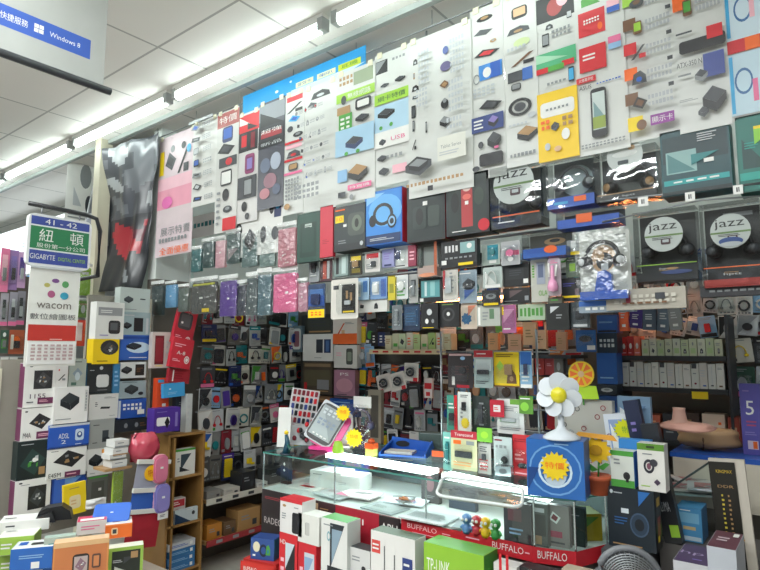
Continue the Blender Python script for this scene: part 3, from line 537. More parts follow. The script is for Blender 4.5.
# tablet and phone cases hanging below the left posters
cs = [((190, 246, 201, 272), '2a6a6c', 'dark teal slim case, leftmost below the white lit wall strip'), ((201, 238, 214, 268), '2c4a48', 'dark green flip case hung beside the white price strip'),
      ((214, 236, 225, 268), 'd8a8b0', 'pale pink narrow case between two dark cases'), ((225, 229, 240, 264), '35504e', 'dark teal picture case with grey photo corner'),
      ((240, 232, 258, 267), '5a7472', 'grey green wide case left of the silver green case'), ((258, 226, 275, 267), '6e8480', 'silver green case in shiny plastic left of the sparkly pink case')]
for i, (rc, c, lb) in enumerate(cs):
    bagged(FA.off(.006 * (i % 3)), rc, c, 'r .5 .5 .9 .92 %s;r .5 .55 .2 .06 W%s' % (c, ';V .5 .3 .8 .4 9a8c8c' if i == 3 else ''), lb, group='tablet cases under the posters')
bagged(FA, (276, 222, 296, 267), 'b8707c', 'r .5 .5 .94 .96 c47c88;' + ';'.join('d %.2f %.2f .1 .04 %s' % (random.Random(i).uniform(.1, .9), random.Random(i + 50).uniform(.05, .6), 'W' if i % 2 else 'Q') for i in range(26)), 'sparkly rose pink case with white glitter', group='tablet cases under the posters')
carton(FA.off(.0), (297, 213, 320, 262), .025, '1e3c34', 'r .5 .5 .94 .96 24463c;r .5 .45 .7 .7 1c342e;r .5 .72 .3 .12 b8c4bc;l .5 .72 .26 .06 D 2;r .5 .45 .5 .5 223e36', 'dark green boxed tablet case left of the red case', cat='case', name='tablet_case', side='b8b0a0')
carton(FA.off(.0), (320, 206, 333, 257), .02, 'b82c3c', 'r .5 .5 .94 .98 c43848;l .5 .3 .6 .1 a02434 3', 'bright red tablet case left of the black headphone box', cat='case', name='tablet_case')
# white lit strip sign behind the cases on the left
carton(PY(2.4), (188, 214, 222, 236), .01, 'W', 'g .5 .55 .9 .3 T 8 1;r .5 .15 1 .2 W', 'white strip with teal letters behind the left posters', cat='sign', name='strip_sign')
carton(PY(2.45), (138, 222, 192, 290), .02, 'c4d4ce', 'r .92 .4 .14 .6 5a5aa8;r .97 .3 .04 .7 W;V .3 .7 .5 .4 d4e0dc;g .4 .1 .4 .1 A 4 1', 'pale green acrylic panel beside the crumpled black poster', cat='panel', name='acrylic_sheet')
# second row: bagged cases
c2 = [((150, 281, 163, 316), '3a4a4c', 'dark grey slate case, leftmost in the lower row of bagged cases'), ((164, 281, 176, 308), '6aa0c8', 'light blue case in the lower row of bagged cases'),
      ((177, 284, 188, 312), '5c6660', 'olive grey case beside the light blue case'), ((189, 277, 217, 314), '4c4c4a', 'wide charcoal case with yellow green edge'),
      ((218, 275, 237, 317), '55308c', 'bright purple tablet case'), ((236, 280, 246, 316), '2a3040', 'narrow navy case right of the purple one'),
      ((245, 272, 257, 316), '4a585a', 'speckled grey case with white dots'), ((256, 268, 271, 316), '52707a', 'blue grey case left of the hot pink one'),
      ((271, 267, 297, 313), 'e06a98', 'hot pink tablet case in wrinkled plastic'), ((297, 278, 307, 312), 'c08a9c', 'dusty pink small case with dark dots'),
      ]
for i, (rc, c, lb) in enumerate(c2):
    bagged(PY(2.16 + .006 * (i % 3)), rc, c, 'r .5 .5 .94 .97 %s;r %.2f .5 .14 .06 W%s' % (c, .4 + .1 * (i % 3), ';r .6 .1 .3 .12 Y;r .5 .93 .9 .06 c8c83a' if i == 3 else (';e .3 .2 .1 .05 W;e .6 .4 .08 .04 W;e .4 .7 .08 .04 W' if i in (6, 9) else '')), lb, group='bagged cases in the lower row')
blister(PY(2.155), (308, 284, 325, 318), '2c3e5c', 'r .5 .75 .8 .2 4a74b0;r .5 .5 .9 .3 2850a0;r .5 .13 .95 .24 Y;g .5 .13 .7 .14 O 3 2', 'b .5 .55 .5 .3 N', 'dark blue pack with a bright yellow price strip', dome=(.5, .58, .8, .6))
blister(PY(2.16), (331, 279, 358, 319), 'd4d0c8', 'r .66 .5 .5 .72 1c1a16;r .6 .6 .08 .2 A;r .75 .55 .08 .2 A;r .66 .18 .4 .04 Y;r .2 .8 .2 .1 D', 'b .66 .4 .2 .1 S', 'white card with a black panel of gold bars, right of the yellow strip pack', dome=(.6, .5, .7, .8))
# ------------------------------------------------------------------ left wing: panel of boxed computer parts facing right
t = thing('partition', (-3.66, 1.68, .45), math.pi / 2, 'white panel behind the boxed computer parts on the left', 'panel')
b = B(); b.slab([(-.43, 0), (.43, 0), (.43, 1.4), (.03, 1.4), (.03, 1.0), (-.43, 1.0)], 0, .02, mat('8e8a80', .6)); b.build('board', t)
for e, q in ((-.44, 1.4), (.44, 1.85)): b = B(); b.box(e, .01, q / 2 - .45, .03, .04, q, mat('c8c4b0', .5)); b.build('upright', t)
WG = PX(-3.56)
def wing(rect, base, art, label, d=.07, name='product_box', cat='box', side=None, off=0., **k):
    return carton(WG.off(-off), rect, d + off, base, art, label, cat, name, side=side, **k)
wing((24, 363, 55, 407), 'W', 'e .2 .93 .12 .05 D;r .6 .62 .6 .42 2c2c2e;m .6 .62 .5 .36 4a4a4c;t .45 .25 .5 .1 4a2a40 1155;l .25 .12 .3 .05 D 1;r .7 .14 .5 .14 J;l .7 .14 .4 .06 Q 2', 'white motherboard box with large 1155 lettering below the red calendar', side='J')
wing((21, 408, 52, 440), 'W', 'e .15 .9 .1 .05 D;m .6 .58 .7 .5 2a2a2c;t .2 .17 .25 .16 3a2a34 M4A;r .75 .15 .5 .22 J;l .75 .15 .4 .1 Q 2', 'white motherboard box with M4A lettering and black circuit board', side='J')
wing((17, 441, 48, 479), '1e2c2c', 'r .5 .5 .94 .94 182424;m .5 .45 .8 .7 26403c C;e .55 .5 .15 .12 W;r .8 .2 .2 .2 A;l .3 .92 .4 .04 S 1', 'very dark green motherboard box in the left column')
wing((14, 479, 50, 521), 'W', 'e .15 .93 .1 .04 D;l .3 .88 .3 .03 G 1;r .62 .55 .5 .55 26282a;m .62 .55 .42 .46 3c4244;t .2 .1 .26 .1 2a2a2a A75M;r .75 .08 .4 .12 J', 'white motherboard box with A75M lettering at the foot of the left column', side='J')
wing((54, 387, 88, 423), 'ecebe8', 'q .45 .6 .55 .5 202428 30363a;r .93 .6 .08 .6 c8c8c4;g .93 .6 .05 .5 G 1 6;l .3 .12 .5 .05 G 1', 'large white box with a black hexagonal router, middle of the left panel', off=.02)
wing((49, 424, 89, 447), '2656b4', 'r .5 .95 1 .1 c8d0d8;r .5 .04 1 .05 1c3c80;t .36 .5 .26 .22 W ADSL;t .36 .25 .12 .16 W 2;R .75 .5 .22 .5 c8d8e8;p .75 .5 .14 .4 2a4a88 W;l .75 .1 .2 .06 W 1', 'bright blue network box below the large white router box', off=.015)
wing((47, 448, 86, 477), 'eeeeea', 'l .2 .92 .22 .04 D 1;m .55 .62 .8 .6 242428;t .2 .12 .3 .14 3a3a3c E45M;r .65 .1 .4 .18 J;l .65 .1 .3 .08 Q 1', 'white motherboard box with E45M lettering under the blue network box', off=.008)
wing((86, 448, 113, 475), 'e4e4e0', 'q .35 .55 .5 .5 1e2022 34383a;r .7 .85 .3 .18 e8a048;l .3 .1 .3 .05 G 1', 'off white box with black cube and orange label beside the E45M box')
wing((89, 419, 114, 448), 'a4a8a4', 'r .5 .5 .94 .94 9ea29e;r .65 .4 .25 .4 3c4246;e .68 .3 .3 .15 2a2e32;l .3 .8 .3 .06 D 1;l .3 .2 .3 .06 D 1', 'grey box with small dark device picture right of the blue network box')
wing((89, 394, 118, 419), 'd8d8d4', 'l .25 .6 .1 .2 D 3;p .55 .45 .35 .14 K D;l .7 .85 .4 .08 G 2;l .8 .12 .2 .04 G 1', 'pale box with tiny black stick picture right of the large white router box')
wing((56, 358, 68, 388), 'e8e6e4', 'p .5 .35 .6 .2 K G;l .5 .8 .6 .05 Q 1;r .25 .6 .1 .06 R', 'narrow white box with small black plug right of the 1155 box')
wing((69, 359, 86, 388), 'a8b0a8', 'd .5 .5 .6 .4 8898a4;e .5 .4 .3 .3 c8d4d8;l .5 .9 .7 .06 D 1;r .3 .15 .3 .1 4a6a5c', 'grey green photo box left of the dark router box')
wing((87, 363, 112, 393), '24282a', 'e .55 .83 .14 .12 S;l .25 .76 .3 .04 S 1;R .62 .4 .5 .42 d4d6d4;l .62 .1 .4 .04 G 1', 'black box with a white square router picture', side='3c7ca8')
wing((113, 364, 120, 393), '3c7ca8', 'l .5 .5 .6 .6 L 4', 'narrow blue box edge standing beside the black box with white router')
wing((93, 339, 119, 364), 'f0cc18', 'e .62 .66 .7 .6 2a2a2c;m .62 .62 .6 .5 3a3e40;l .4 .12 .5 .08 8a6a10 1', 'bright yellow box with black graphics card picture', off=.01)
wing((96, 302, 124, 339), 'e6e6e2', 'r .5 .74 .86 .22 9a9a9c;l .5 .74 .7 .1 W 2;R .66 .32 .42 .36 2e3032;r .64 .34 .26 .2 5a6064;l .3 .1 .3 .05 U 1', 'tall white box with grey title band above the yellow box', off=.01)
wing((120, 288, 150, 312), 'c0cac6', 'q .28 .5 .3 .3 3a4044 4a5054;p .75 .55 .2 .08 D K;l .5 .1 .8 .06 G 1', 'pale grey green box with a flat dark router, top of the left panel')
wing((119, 312, 150, 335), '9cb0b4', 'r .62 .45 .3 .6 1c2226;q .25 .4 .3 .3 K D;l .3 .85 .4 .1 S 1;r .9 .4 .08 .7 S', 'blue grey box with a black tower device under the pale router box')
wing((120, 335, 150, 360), '2a5aac', 'e .6 .5 .8 .45 c4d8e8;q .45 .55 .5 .3 16202c 22303c;l .6 .1 .6 .06 W 1;r .5 .9 .9 .1 1c4490', 'blue box with black router on a white swoosh')
wing((120, 362, 146, 378), 'd4d8d6', 'q .25 .5 .4 .5 1c1e20;r .75 .5 .35 .7 24201e;l .75 .5 .25 .3 X 3', 'white box with black adapter and dark panel below the swoosh box')
wing((119, 381, 146, 398), '98a8ac', 'q .45 .5 .5 .6 24282a 32383c;e .8 .25 .2 .2 K;l .5 .93 .8 .06 D 1', 'blue grey box with flat black router in the right column of the panel')
wing((118, 399, 146, 418), '2450a4', 'g .5 .6 .7 .4 W 5 2;r .8 .3 .25 .25 W;r .04 .5 .08 .9 c0c8d0', 'blue box with rows of white lettering beneath the grey router box')
wing((115, 419, 150, 431), '262a2e', 'e .3 .5 .1 .4 G;e .6 .5 .1 .4 G;l .8 .5 .2 .4 X 2', 'black flat box under the blue lettered box')
wing((52, 474, 86, 508), '24489c', 'r .2 .5 .3 .8 3a66c0;V .6 .7 .5 .4 6a9ad8;l .4 .9 .6 .05 W 1', 'deep blue box behind the yellow bag at the foot of the panel', d=.03)
wing((87, 476, 108, 503), '686a64', 'r .5 .5 .6 .6 54564e;r .6 .5 .14 .1 W;r .5 .96 .9 .06 C', 'grey case pack under a bright green bag edge', d=.03)
# fly leaf sign and calendar on the blade arm
SG = PX(-3.35)
t0, rz, w, h = place(SG, (27, 217, 91, 268)); t = thing('hanging_sign', t0, rz, 'green and blue stall number sign in a white frame on a black arm', 'sign')
b = B(); b.rslab(0, h / 2, w, h, 0, .03, .03, 'e8eaea'); M1 = mat('3c4c98'); M2 = mat('2c7c50')
def nb(x0, x1, z0, z1, c): b.flat([((x0 - .5) * w, z0 * h), ((x1 - .5) * w, z0 * h), ((x1 - .5) * w, z1 * h), ((x0 - .5) * w, z1 * h)], c)
nb(.04, .96, .79, .95, M1); nb(.04, .96, .33, .76, M2); nb(.04, .96, .05, .30, M1)
b.art('t .5 .87 .5 .1 W 41 - 42;t .28 .60 .22 .24 W 紐;t .76 .60 .22 .24 W 頓;t .52 .40 .76 .09 W 股份第一分公司;t .24 .18 .38 .1 W GIGABYTE;t .7 .17 .44 .07 H DIGITAL CENTER', w, h); b.build('sign_board', t)
b = B(); b.tube([(-w / 2 - .0, .012, h + .05), (w * .38, .012, h + .045), (w / 2 + .03, .012, h + .03), (w / 2 + .055, .012, h - .04), (w / 2 + .055, .012, -.02), (w / 2 + .05, .5, -.03), (w / 2 + .05, .9, -.03)], .013, mat('26282c', .35), 8)
b.tube([(-w * .3, .012, h + .05), (-w * .3, .012, h - .01)], .004, STEEL, 6); b.tube([(w * .3, .012, h + .045), (w * .3, .012, h - .01)], .004, STEEL, 6); b.build('bent_arm', t)
rect = (27, 268, 78, 366); t0, rz, w, h = place(SG.off(-.01), rect); t = thing('calendar', t0, rz, 'white hanging calendar with coloured dots and a red band below the stall number sign', 'calendar')
b = B(); b.box(0, .003, h / 2, w, .006, h, 'e4e4de'); b.art('e .34 .82 .12 .045 b8b060;e .5 .87 .15 .045 7a5088;e .70 .84 .14 .07 5a9a60;e .43 .73 .15 .075 a85a80;e .69 .72 .17 .075 3a9ab8;t .5 .61 .68 .055 6a625c wacom;t .5 .50 .9 .06 5a5c5e 數位繪圖板;r .5 .335 .94 .16 b8342c;l .65 .27 .4 .02 e8c0b8 1', w, h); b.build('picture_sheet', t)
b = B(); b.box(0, -.003, h * .13, w * .92, .005, h * .22, 'e8e8e6'); b.y0 = .0058; b.art('g .5 .14 .84 .17 b8a0a0 7 5', w, h); b.build('date_pad', t)
b = B(); b.box(0, -.004, h * .995, w, .012, .012, 'S'); b.build('top_binding', t)
# things seen between the calendar and the corner post
NB = PX(-4.9)
bagged(PX(-4.2), (78, 263, 92, 296), '9cc83c', 'e .5 .5 .5 .4 H;r .5 .8 .6 .1 W', 'lime green bagged item right of the calendar top', cat='package', name='bagged_item')
bagged(PX(-4.2), (77, 298, 90, 318), '7ca84c', 'e .5 .5 .4 .5 W;r .5 .8 .6 .1 A', 'green and white bagged item right of the calendar', cat='package', name='bagged_item')
carton(PX(-4.2), (76, 320, 88, 346), .05, 'd85040', 'r .3 .55 .4 .7 f0d8d0;t .75 .5 .3 .7 O 紅;l .4 .1 .6 .1 O 2', 'red and white box right of the calendar', side='c84830')
# neighbouring stall far left
t = thing('partition', (-5.12, 1.62, .2), math.pi / 2, 'brown panel of the neighbouring stall behind the hanging calendar', 'panel')
b = B(); b.box(0, .02, .95, .95, .03, 1.9, mat('6a605a', .6)); b.build('board', t)
b = B()
for z in (.35, .8, 1.25): b.box(0, -.06, z, .92, .12, .015, 'G')
b.build('shelf_rails', t)
NS = [((0, 248, 9, 292), 'e07aa0', 'r .5 .6 .6 .5 Q', 'pink phone case pack, topmost at the left edge'), ((9, 250, 18, 290), '9a7ab0', 'r .5 .6 .6 .5 U', 'lilac phone case pack beside the topmost pink one'),
      ((18, 252, 26, 288), 'c8a0c8', 'r .5 .6 .6 .5 V', 'purple and white phone case pack touching the calendar'), ((0, 293, 8, 326), 'a8a4ac', 'r .5 .5 .4 .6 D;r .5 .07 1 .12 P', 'silver pen pack with pink foot at the left edge'),
      ((9, 292, 17, 326), '9a98a4', 'r .5 .5 .4 .6 S;r .5 .07 1 .12 P', 'silver pen pack with pink foot, middle of three'), ((17, 291, 25, 325), '8c8a94', 'r .5 .5 .4 .6 D;r .5 .07 1 .12 P', 'dark silver pen pack with pink foot beside the calendar'),
      ((0, 330, 8, 353), '3c5a4c', 'r .5 .4 .6 .4 C;e .5 .8 .4 .2 W', 'green bagged gadget left edge below the pen packs'), ((9, 330, 24, 354), 'a8583c', 'e .5 .5 .5 .5 O;r .2 .5 .2 .6 I', 'rust orange bagged gadget beside the green one'),
      ((0, 357, 8, 378), 'd8d8d4', 'e .5 .6 .6 .4 D;l .5 .15 .7 .1 G 1', 'white card with round grey gadget at the left edge'), ((9, 357, 17, 378), 'd0d0cc', 'e .5 .6 .6 .4 K;l .5 .15 .7 .1 G 1', 'white card with round black gadget beside the calendar foot'),
      ((0, 382, 8, 416), '8a9890', 'd .5 .5 .5 .5 6a5a90;r .5 .9 .8 .06 W', 'grey green bag with purple gadget at the left edge'), ((9, 382, 18, 416), '7a8a80', 'd .5 .5 .5 .4 C;r .5 .9 .8 .06 W', 'olive bag with green gadget left of the 1155 box'),
      ((0, 420, 8, 452), '5a646c', 'r .5 .5 .5 .6 L', 'slate blue packet at the left edge beside the M4A box'), ((9, 420, 16, 452), '54585a', 'e .5 .5 .5 .5 G', 'dark grey packet left of the M4A box'),
      ((0, 458, 7, 494), '6a6048', 'e .5 .6 .5 .4 A', 'brown packet at the left edge beside the dark green box'), ((8, 458, 14, 494), '4c5a50', 'r .5 .5 .4 .6 C', 'green grey packet touching the dark green box'),
      ((0, 498, 7, 528), 'a08a5c', 'r .5 .5 .6 .5 Y', 'yellowish packet low at the left edge')]
for i, (rc, c, a, lb) in enumerate(NS):
    blister(PX(-4.98).off(.01 * (i % 2)), rc, c, a, 'b .5 .4 .4 .3 %s .01' % 'GDS'[i % 3], lb, group='packs on the neighbouring stall', dome=(.5, .45, .8, .6), name='hanging_pack')

# ------------------------------------------------------------------ packs hung right of the panel, above the wooden shelf
C2 = PX(-3.50)
carton(C2, (152, 332, 170, 368), .04, 'd4c8c4', 'r .4 .5 .5 .8 6a2028;R .4 .5 .42 .66 8a2a34;l .85 .5 .15 .6 S 4;l .5 .06 .6 .05 Y 1', 'beige boxed phone case with a dark red window', name='boxed_case')
carton(C2.off(-.05), (172, 310, 192, 344), .03, 'b8283a', 'R .45 .68 .7 .5 3c3c40;r .45 .7 .5 .36 56565a;r .3 .62 .1 .06 W;e .75 .16 .25 .18 W;o .75 .16 .18 .13 R;l .3 .2 .4 .1 Q 2', 'red leaning tablet box with round white badge, upper one', rl=12, name='boxed_case', top='d8d4cc')
carton(C2.off(-.09), (169, 338, 190, 368), .03, 'c42c3c', 'l .4 .75 .6 .14 Q 2;e .78 .3 .25 .26 W;o .78 .3 .18 .18 R;l .3 .25 .4 .1 Q 2;t .45 .5 .4 .12 W A-8', 'red leaning tablet box with round white badge, lower one', rl=10, name='boxed_case')
carton(C2.off(-.05), (168, 369, 189, 383), .03, 'a02834', 'l .5 .5 .6 .5 8a1c28 3;r .2 .5 .06 .8 W', 'dark red flat box under the two badge boxes', rl=6, name='boxed_case')
carton(C2, (157, 378, 169, 408), .05, 'e0502a', 'r .3 .9 .5 .1 3a9ad0;r .6 .1 .3 .1 W;l .5 .5 .5 .3 c03a1c 2', 'tall orange red box above the purple box', name='product_box')
carton(C2.off(-.06), (164, 383, 185, 397), .03, '3f9ad0', 'e .3 .6 .1 .1 W;l .5 .3 .6 .2 L 2', 'sky blue box lying across the orange red box', rl=-3)
carton(C2, (176, 396, 189, 432), .05, '1f2a3c', 'l .5 .8 .6 .1 G 2;r .8 .3 .2 .4 N;e .6 .1 .1 .04 W', 'dark navy box standing on the wooden shelf top')
# ------------------------------------------------------------------ wooden shelf unit
WS = PX(-3.40); WD = mat('9a7440', .5, var=.3, nscale=3)
y0, y1 = 2.145, WS.at(204, 480).y; ztop = WS.at(180, 434).z
t = thing('wooden_shelf', (-3.40, (y0 + y1) / 2, 0), math.pi / 2, 'light wooden shelf unit with open compartments left of the stall opening', 'shelf'); W = y1 - y0
b = B(); b.box(-W / 2 + .008, .14, ztop / 2, .016, .28, ztop, WD); b.build('side_panel', t)
b = B(); b.box(W / 2 - .008, .14, ztop / 2, .016, .28, ztop, WD); b.build('side_panel', t)
b = B(); b.box(0, .14, ztop - .008, W - .034, .28, .016, WD); b.build('top_board', t)
b = B(); b.box(0, .275, ztop / 2, W - .034, .008, ztop - .04, mat('6a4e2c', .6)); b.build('back_panel', t)
b = B(); b.box(-.09, .13, ztop / 2 - .01, .014, .26, ztop - .03, WD); b.build('divider', t)
SZ = [WS.at(185, 477).z, WS.at(185, 524).z, WS.at(185, 570).z]
for z in SZ: b = B(); b.box(0, .13, z, W - .036, .26, .014, WD); b.build('shelf_board', t)
def onshelf(y, z, w, h, d, base, art, label, X=-3.42, **k):
    b = B(); b.box(0, d / 2, h / 2, w, d, h, base)
    if k.get('side'): b.box(0, d / 2, h / 2, w + .001, d - .004, h - .004, k['side'])
    b.art(art, w, h, 3); return tag(b.build(k.get('name', 'product_box'), None, (X, y, z), k.get('rz', math.pi / 2)), label, k.get('cat', 'box'), k.get('group'))
yc = WS.at(186, 480).y
onshelf(yc, SZ[0] + .0075, .155, .17, .05, 'deded8', 'V .55 .5 .5 .6 34444c;v .5 .25 .5 .2 24282c;r .5 .96 1 .08 C;l .2 .6 .15 .2 G 2', 'white box with tilted laptop picture, upper compartment of the wooden shelf')
onshelf(yc - .03, SZ[1] + .0075, .13, .15, .05, 'd8d4d0', 'r .5 .8 .9 .3 b8303c;l .5 .8 .6 .16 W 2;e .5 .35 .6 .4 c03a44;e .5 .35 .3 .2 W', 'white and red box in the second compartment of the wooden shelf', X=-3.45)
onshelf(yc + .02, SZ[1] + .0075, .17, .085, .02, 'c8d4d8', 'v .35 .4 .7 .8 1e3a5a;e .8 .6 .14 .3 D;l .7 .9 .4 .1 W 1', 'white and blue low box in front of the red and white box', X=-3.41)
ST = ['topmost', 'second from top', 'third from top', 'fourth from top']
for i in range(4):
    onshelf(yc - .01 + .006 * (i % 2), SZ[2] + .008 + .044 * (3 - i), .2 - .01 * (i % 2), .042, .17, 'c8ccd0' if i == 0 else '2e6ea4', 'l .5 .5 .8 .4 %s 2;r .85 .5 .1 .5 W' % ('B' if i == 0 else 'L'), ('white and blue flat box' if i == 0 else 'blue flat box') + ', %s of the stack in the wooden shelf' % ST[i], X=-3.405, group='flat blue boxes stacked low in the wooden shelf')
carton(WS.off(-.03), (154, 408, 180, 432), .08, '4a2c8c', 'R .35 .45 .5 .35 W;d .5 .4 .2 .5 1c1c20;r .85 .5 .1 .6 U;l .3 .85 .4 .06 U 1', 'vivid purple box standing on the wooden shelf top')
carton(WS.off(.03), (186, 394, 192, 432), .06, 'c8ccca', 'l .5 .5 .5 .8 S 5', 'slim white box standing at the right end of the wooden shelf top')
# bags hung in front of the wooden shelf side
BG = PX(-3.22)
t0, rz, w, h = place(BG, (124, 462, 158, 548)); t = thing('sleeve_pack', t0, rz, 'row of hanging fabric sleeves, grey, blue and dark red, with yellow sticker', 'sleeve', None, (0, math.radians(8), rz))
for nm, z0, z1, c in (('red_sleeve', .0, .42, 'a01c2c'), ('blue_sleeve', .42, .66, '2a58ac'), ('grey_sleeve', .66, .98, '9a9cac')):
    b = B(); rg = random.Random(4); sheet(b, w * .96, (z1 - z0) * h - .006, 0, .008, mat(c, .6, bump=.3), rg, z0=z0 * h); b.box(0, .008, (z0 + z1) / 2 * h, w * .9, .012, (z1 - z0) * h - .008, c); b.build(nm, t)
for z in (.42, .66, .99): b = B(); b.box(0, -.006, z * h, w, .02, .024, 'dcdcd4'); b.build('white_band', t)
b = B(); b.slab([(-w * .05 + .045 * math.cos(i * .3927), h * .86 + .045 * math.sin(i * .3927)) for i in range(16)], -.014, -.011, 'f0b81c'); b.y0 = .0145; b.X = Matrix.Translation((-w * .05, 0, h * .86 - .02)); b.art('t .5 .5 1 1 c8481c 特價', .05, .04); b.build('round_sticker', t)
bagged(PX(-3.28), (113, 466, 124, 508), 'a0bc3c', 'r .5 .5 .9 .95 9cb83c;e .3 .15 .2 .06 W', 'tall lime green case in plastic left of the sleeves')
for (rc, c, lb) in (((154, 455, 168, 483), 'd87c98', 'pink zip pouch hanging right of the grey sleeve'), ((155, 484, 170, 513), '8c84c4', 'lilac zip pouch hanging beneath the pink pouch')):
    t0, rz, w, h = place(PX(-3.2), rc); t = thing('zip_pouch', t0, rz, lb, 'pouch'); b = B(); b.rslab(0, h / 2, w, h, 0, .03, w * .4, mat(c, .4)); b.rslab(0, h / 2, w * .86, h * .86, -.008, 0, w * .34, mat(c, .3)); b.build('shell', t)
    b = B(); b.tube([(x, .015, z + h / 2) for x, z in rr(0, 0, w * 1.01, h * 1.01, w * .4)], .003, 'Q', 6, True); b.build('zip', t); b = B(); b.rslab(0, h * .55, .018, .012, -.011, -.008, .002, 'W'); b.build('price_sticker', t)
carton(PX(-3.2), (158, 512, 168, 519), .004, 'W', 'l .5 .5 .6 .4 D 2', 'small white tag below the lilac pouch', cat='price tag', name='price_tag')
# shiny pink bag and stacked small white boxes
t0, rz, w, h = place(PX(-3.30), (128, 432, 158, 462)); rg = random.Random(3)
b = B(); vs = []; n = 14
for j in range(8):
    for i in range(n + 1):
        a = math.pi * i / n; q = math.sin(math.pi * (j + .6) / 8.2) ** .5
        vs.append((-w / 2 * math.cos(a) * q + rg.uniform(-.006, .006), -.07 * math.sin(a) * q + rg.uniform(-.012, .012), h * j / 7.))
b.add(vs, [(j * (n + 1) + i, j * (n + 1) + i + 1, (j + 1) * (n + 1) + i + 1, (j + 1) * (n + 1) + i) for j in range(7) for i in range(n)], mat('c4485c', .22, coat=.7), True)
b.box(0, .004, h / 2, w * .8, .01, h * .9, 'M'); tag(b.build('gift_bag', None, t0, rz), 'crinkled shiny pink red bag above the grey sleeve', 'bag')
for i, (x0, y0_, x1, y1_) in enumerate(((115, 440, 129, 447), (113, 448, 128, 455), (110, 454, 126, 459), (112, 460, 127, 467))):
    carton(PX(-3.27), (x0, y0_, x1, y1_), .1, 'd8d8d4', 'r .5 .1 1 .2 %s;l .5 .6 .6 .3 G 1' % 'GAGS'[i], 'small white carton left of the shiny pink bag, %s of the stack' % ST[i], group='small white cartons left of the pink bag')
b = B(); b.box(0, .07, 0, .16, .14, .015, 'A'); tag(b.build('bracket_shelf', None, PX(-3.27).at(119, 468.7), math.pi / 2), 'small tan bracket shelf under the stack of white cartons', 'shelf')

# ------------------------------------------------------------------ low table at bottom left with the pile of boxes
TZ = .30
t = thing('display_table', (-3.0, 1.15, 0), 0, 'low table under the pile of boxes, bottom left', 'table')
b = B(); b.box(0, 0, TZ - .015, .70, 1.5, .03, mat('9a9084', .5)); b.build('tabletop', t)
for sx in (-1, 1):
    for sy in (-1, 1): b = B(); b.box(sx * .31, sy * .7, TZ / 2 - .015, .04, .04, TZ - .03, 'G'); b.build('leg', t)
def boxat(px, py, zt, w, h, d, yaw, base, art, label, side=None, top=None, tart=None, name='product_box', cat='box', group=None, sart=None, X=None):
    """box whose front top edge centre is seen at px, py and whose top stands at height zt"""
    p = onZ(px, py, zt) if X is None else PX(X).at(px, py); zt = p.z
    rz = math.radians(yaw); r = None
    b = B(); b.box(0, d / 2, h / 2, w, d, h, base); b.art(art, w, h, hash_(label))
    if side: b.box(0, d / 2, h / 2, w + .0012, d - .003, h - .003, side)
    if top: b.box(0, d / 2, h / 2, w - .003, d - .003, h + .0012, top)
    if tart: b.X = Matrix.Translation((0, 0, h + .001)) @ Matrix.Rotation(-math.pi / 2, 4, 'X'); b.L = 1; b.art(tart, w, d, 7); b.X = None
    if sart: b.X = Matrix.Translation((w / 2 + .001, d / 2, 0)) @ Matrix.Rotation(math.pi / 2, 4, 'Z'); b.L = 1; b.art(sart, d, h, 9); b.X = None
    return tag(b.build(name, None, (p.x, p.y, zt - h), rz), label, cat, group)
boxat(82, 541, .66, .22, .20, .07, 62, 'd08a4c', 'r .5 .5 .94 .94 c47848;r .5 .95 1 .1 d8b080;R .5 .5 .3 .46 2a2220;r .5 .5 .24 .36 b8a8a4;m .5 .5 .2 .3 8a6a78;R .78 .55 .16 .3 5a4038;r .78 .55 .1 .22 c88050;l .5 .12 .8 .05 e8c090 1', 'orange drawing tablet box with dark tablet picture, front of the pile', side='b87850', top='dcb890')
boxat(126, 547, .57, .155, .15, .07, 62, '94b84c', 'r .52 .45 .8 .9 1c241c;V .6 .6 .3 .2 D;v .6 .25 .8 .4 c8ccc4;v .7 .15 .5 .25 1c241c;r .75 .75 .2 .2 A;l .3 .6 .3 .1 S 2', 'black and lime green accessory box right of the orange tablet box', top='e4e8d8', side='dfe4d4')
boxat(32, 548, .60, .17, .095, .12, 55, '2a66b8', 'l .5 .6 .6 .2 L 2;r .6 .2 .2 .3 W', 'blue router box, upper of two, left of the orange tablet box', top='dce0e0', tart='R .6 .5 .4 .3 1c1e22;r .2 .6 .2 .4 B', side='2458a4')
boxat(32, 563, .50, .175, .095, .12, 55, '2a62b0', 'l .5 .6 .6 .2 L 2;r .7 .4 .14 .5 W', 'blue router box, lower of two, left of the orange tablet box', top='dce0e0', side='2458a4')
boxat(15, 537, .62, .16, .08, .14, 55, '9cc04c', 'e .6 .5 .1 .4 W;l .3 .5 .3 .4 W 2', 'lime green and white box left of the upper blue router box', top='dcdcd4', tart='l .3 .7 .4 .2 G 3', side='8cb044')
boxat(15, 555, .52, .16, .09, .14, 55, '94b848', 'e .6 .5 .1 .4 W;l .3 .5 .3 .4 W 2', 'lime green box under the lime and white box at bottom left', top='dcdcd4', side='8cb044')
boxat(24, 521, .66, .22, .05, .14, 60, 'e0e0dc', 'l .3 .6 .3 .3 D 1', 'long white box with black logo lying behind the blue router boxes', top='e4e4e0', tart='l .25 .5 .25 .2 K 1;e .1 .5 .05 .1 K')
boxat(119, 524, .66, .12, .065, .12, 62, 'e06a24', 'R .35 .5 .24 .5 e8c8a0;r .35 .5 .14 .3 D;r .5 .95 1 .1 f08840', 'orange box with small white window behind the lime accessory box', top='e8e4e0', tart='R .4 .5 .3 .4 6a2a3c;l .7 .5 .3 .3 G 2')
boxat(92, 521, .68, .13, .06, .10, 62, 'd8d4d0', 'l .5 .5 .7 .4 P 2', 'flat white and pink box behind the orange tablet box', top='c8345c', tart='r .5 .3 .8 .4 W')
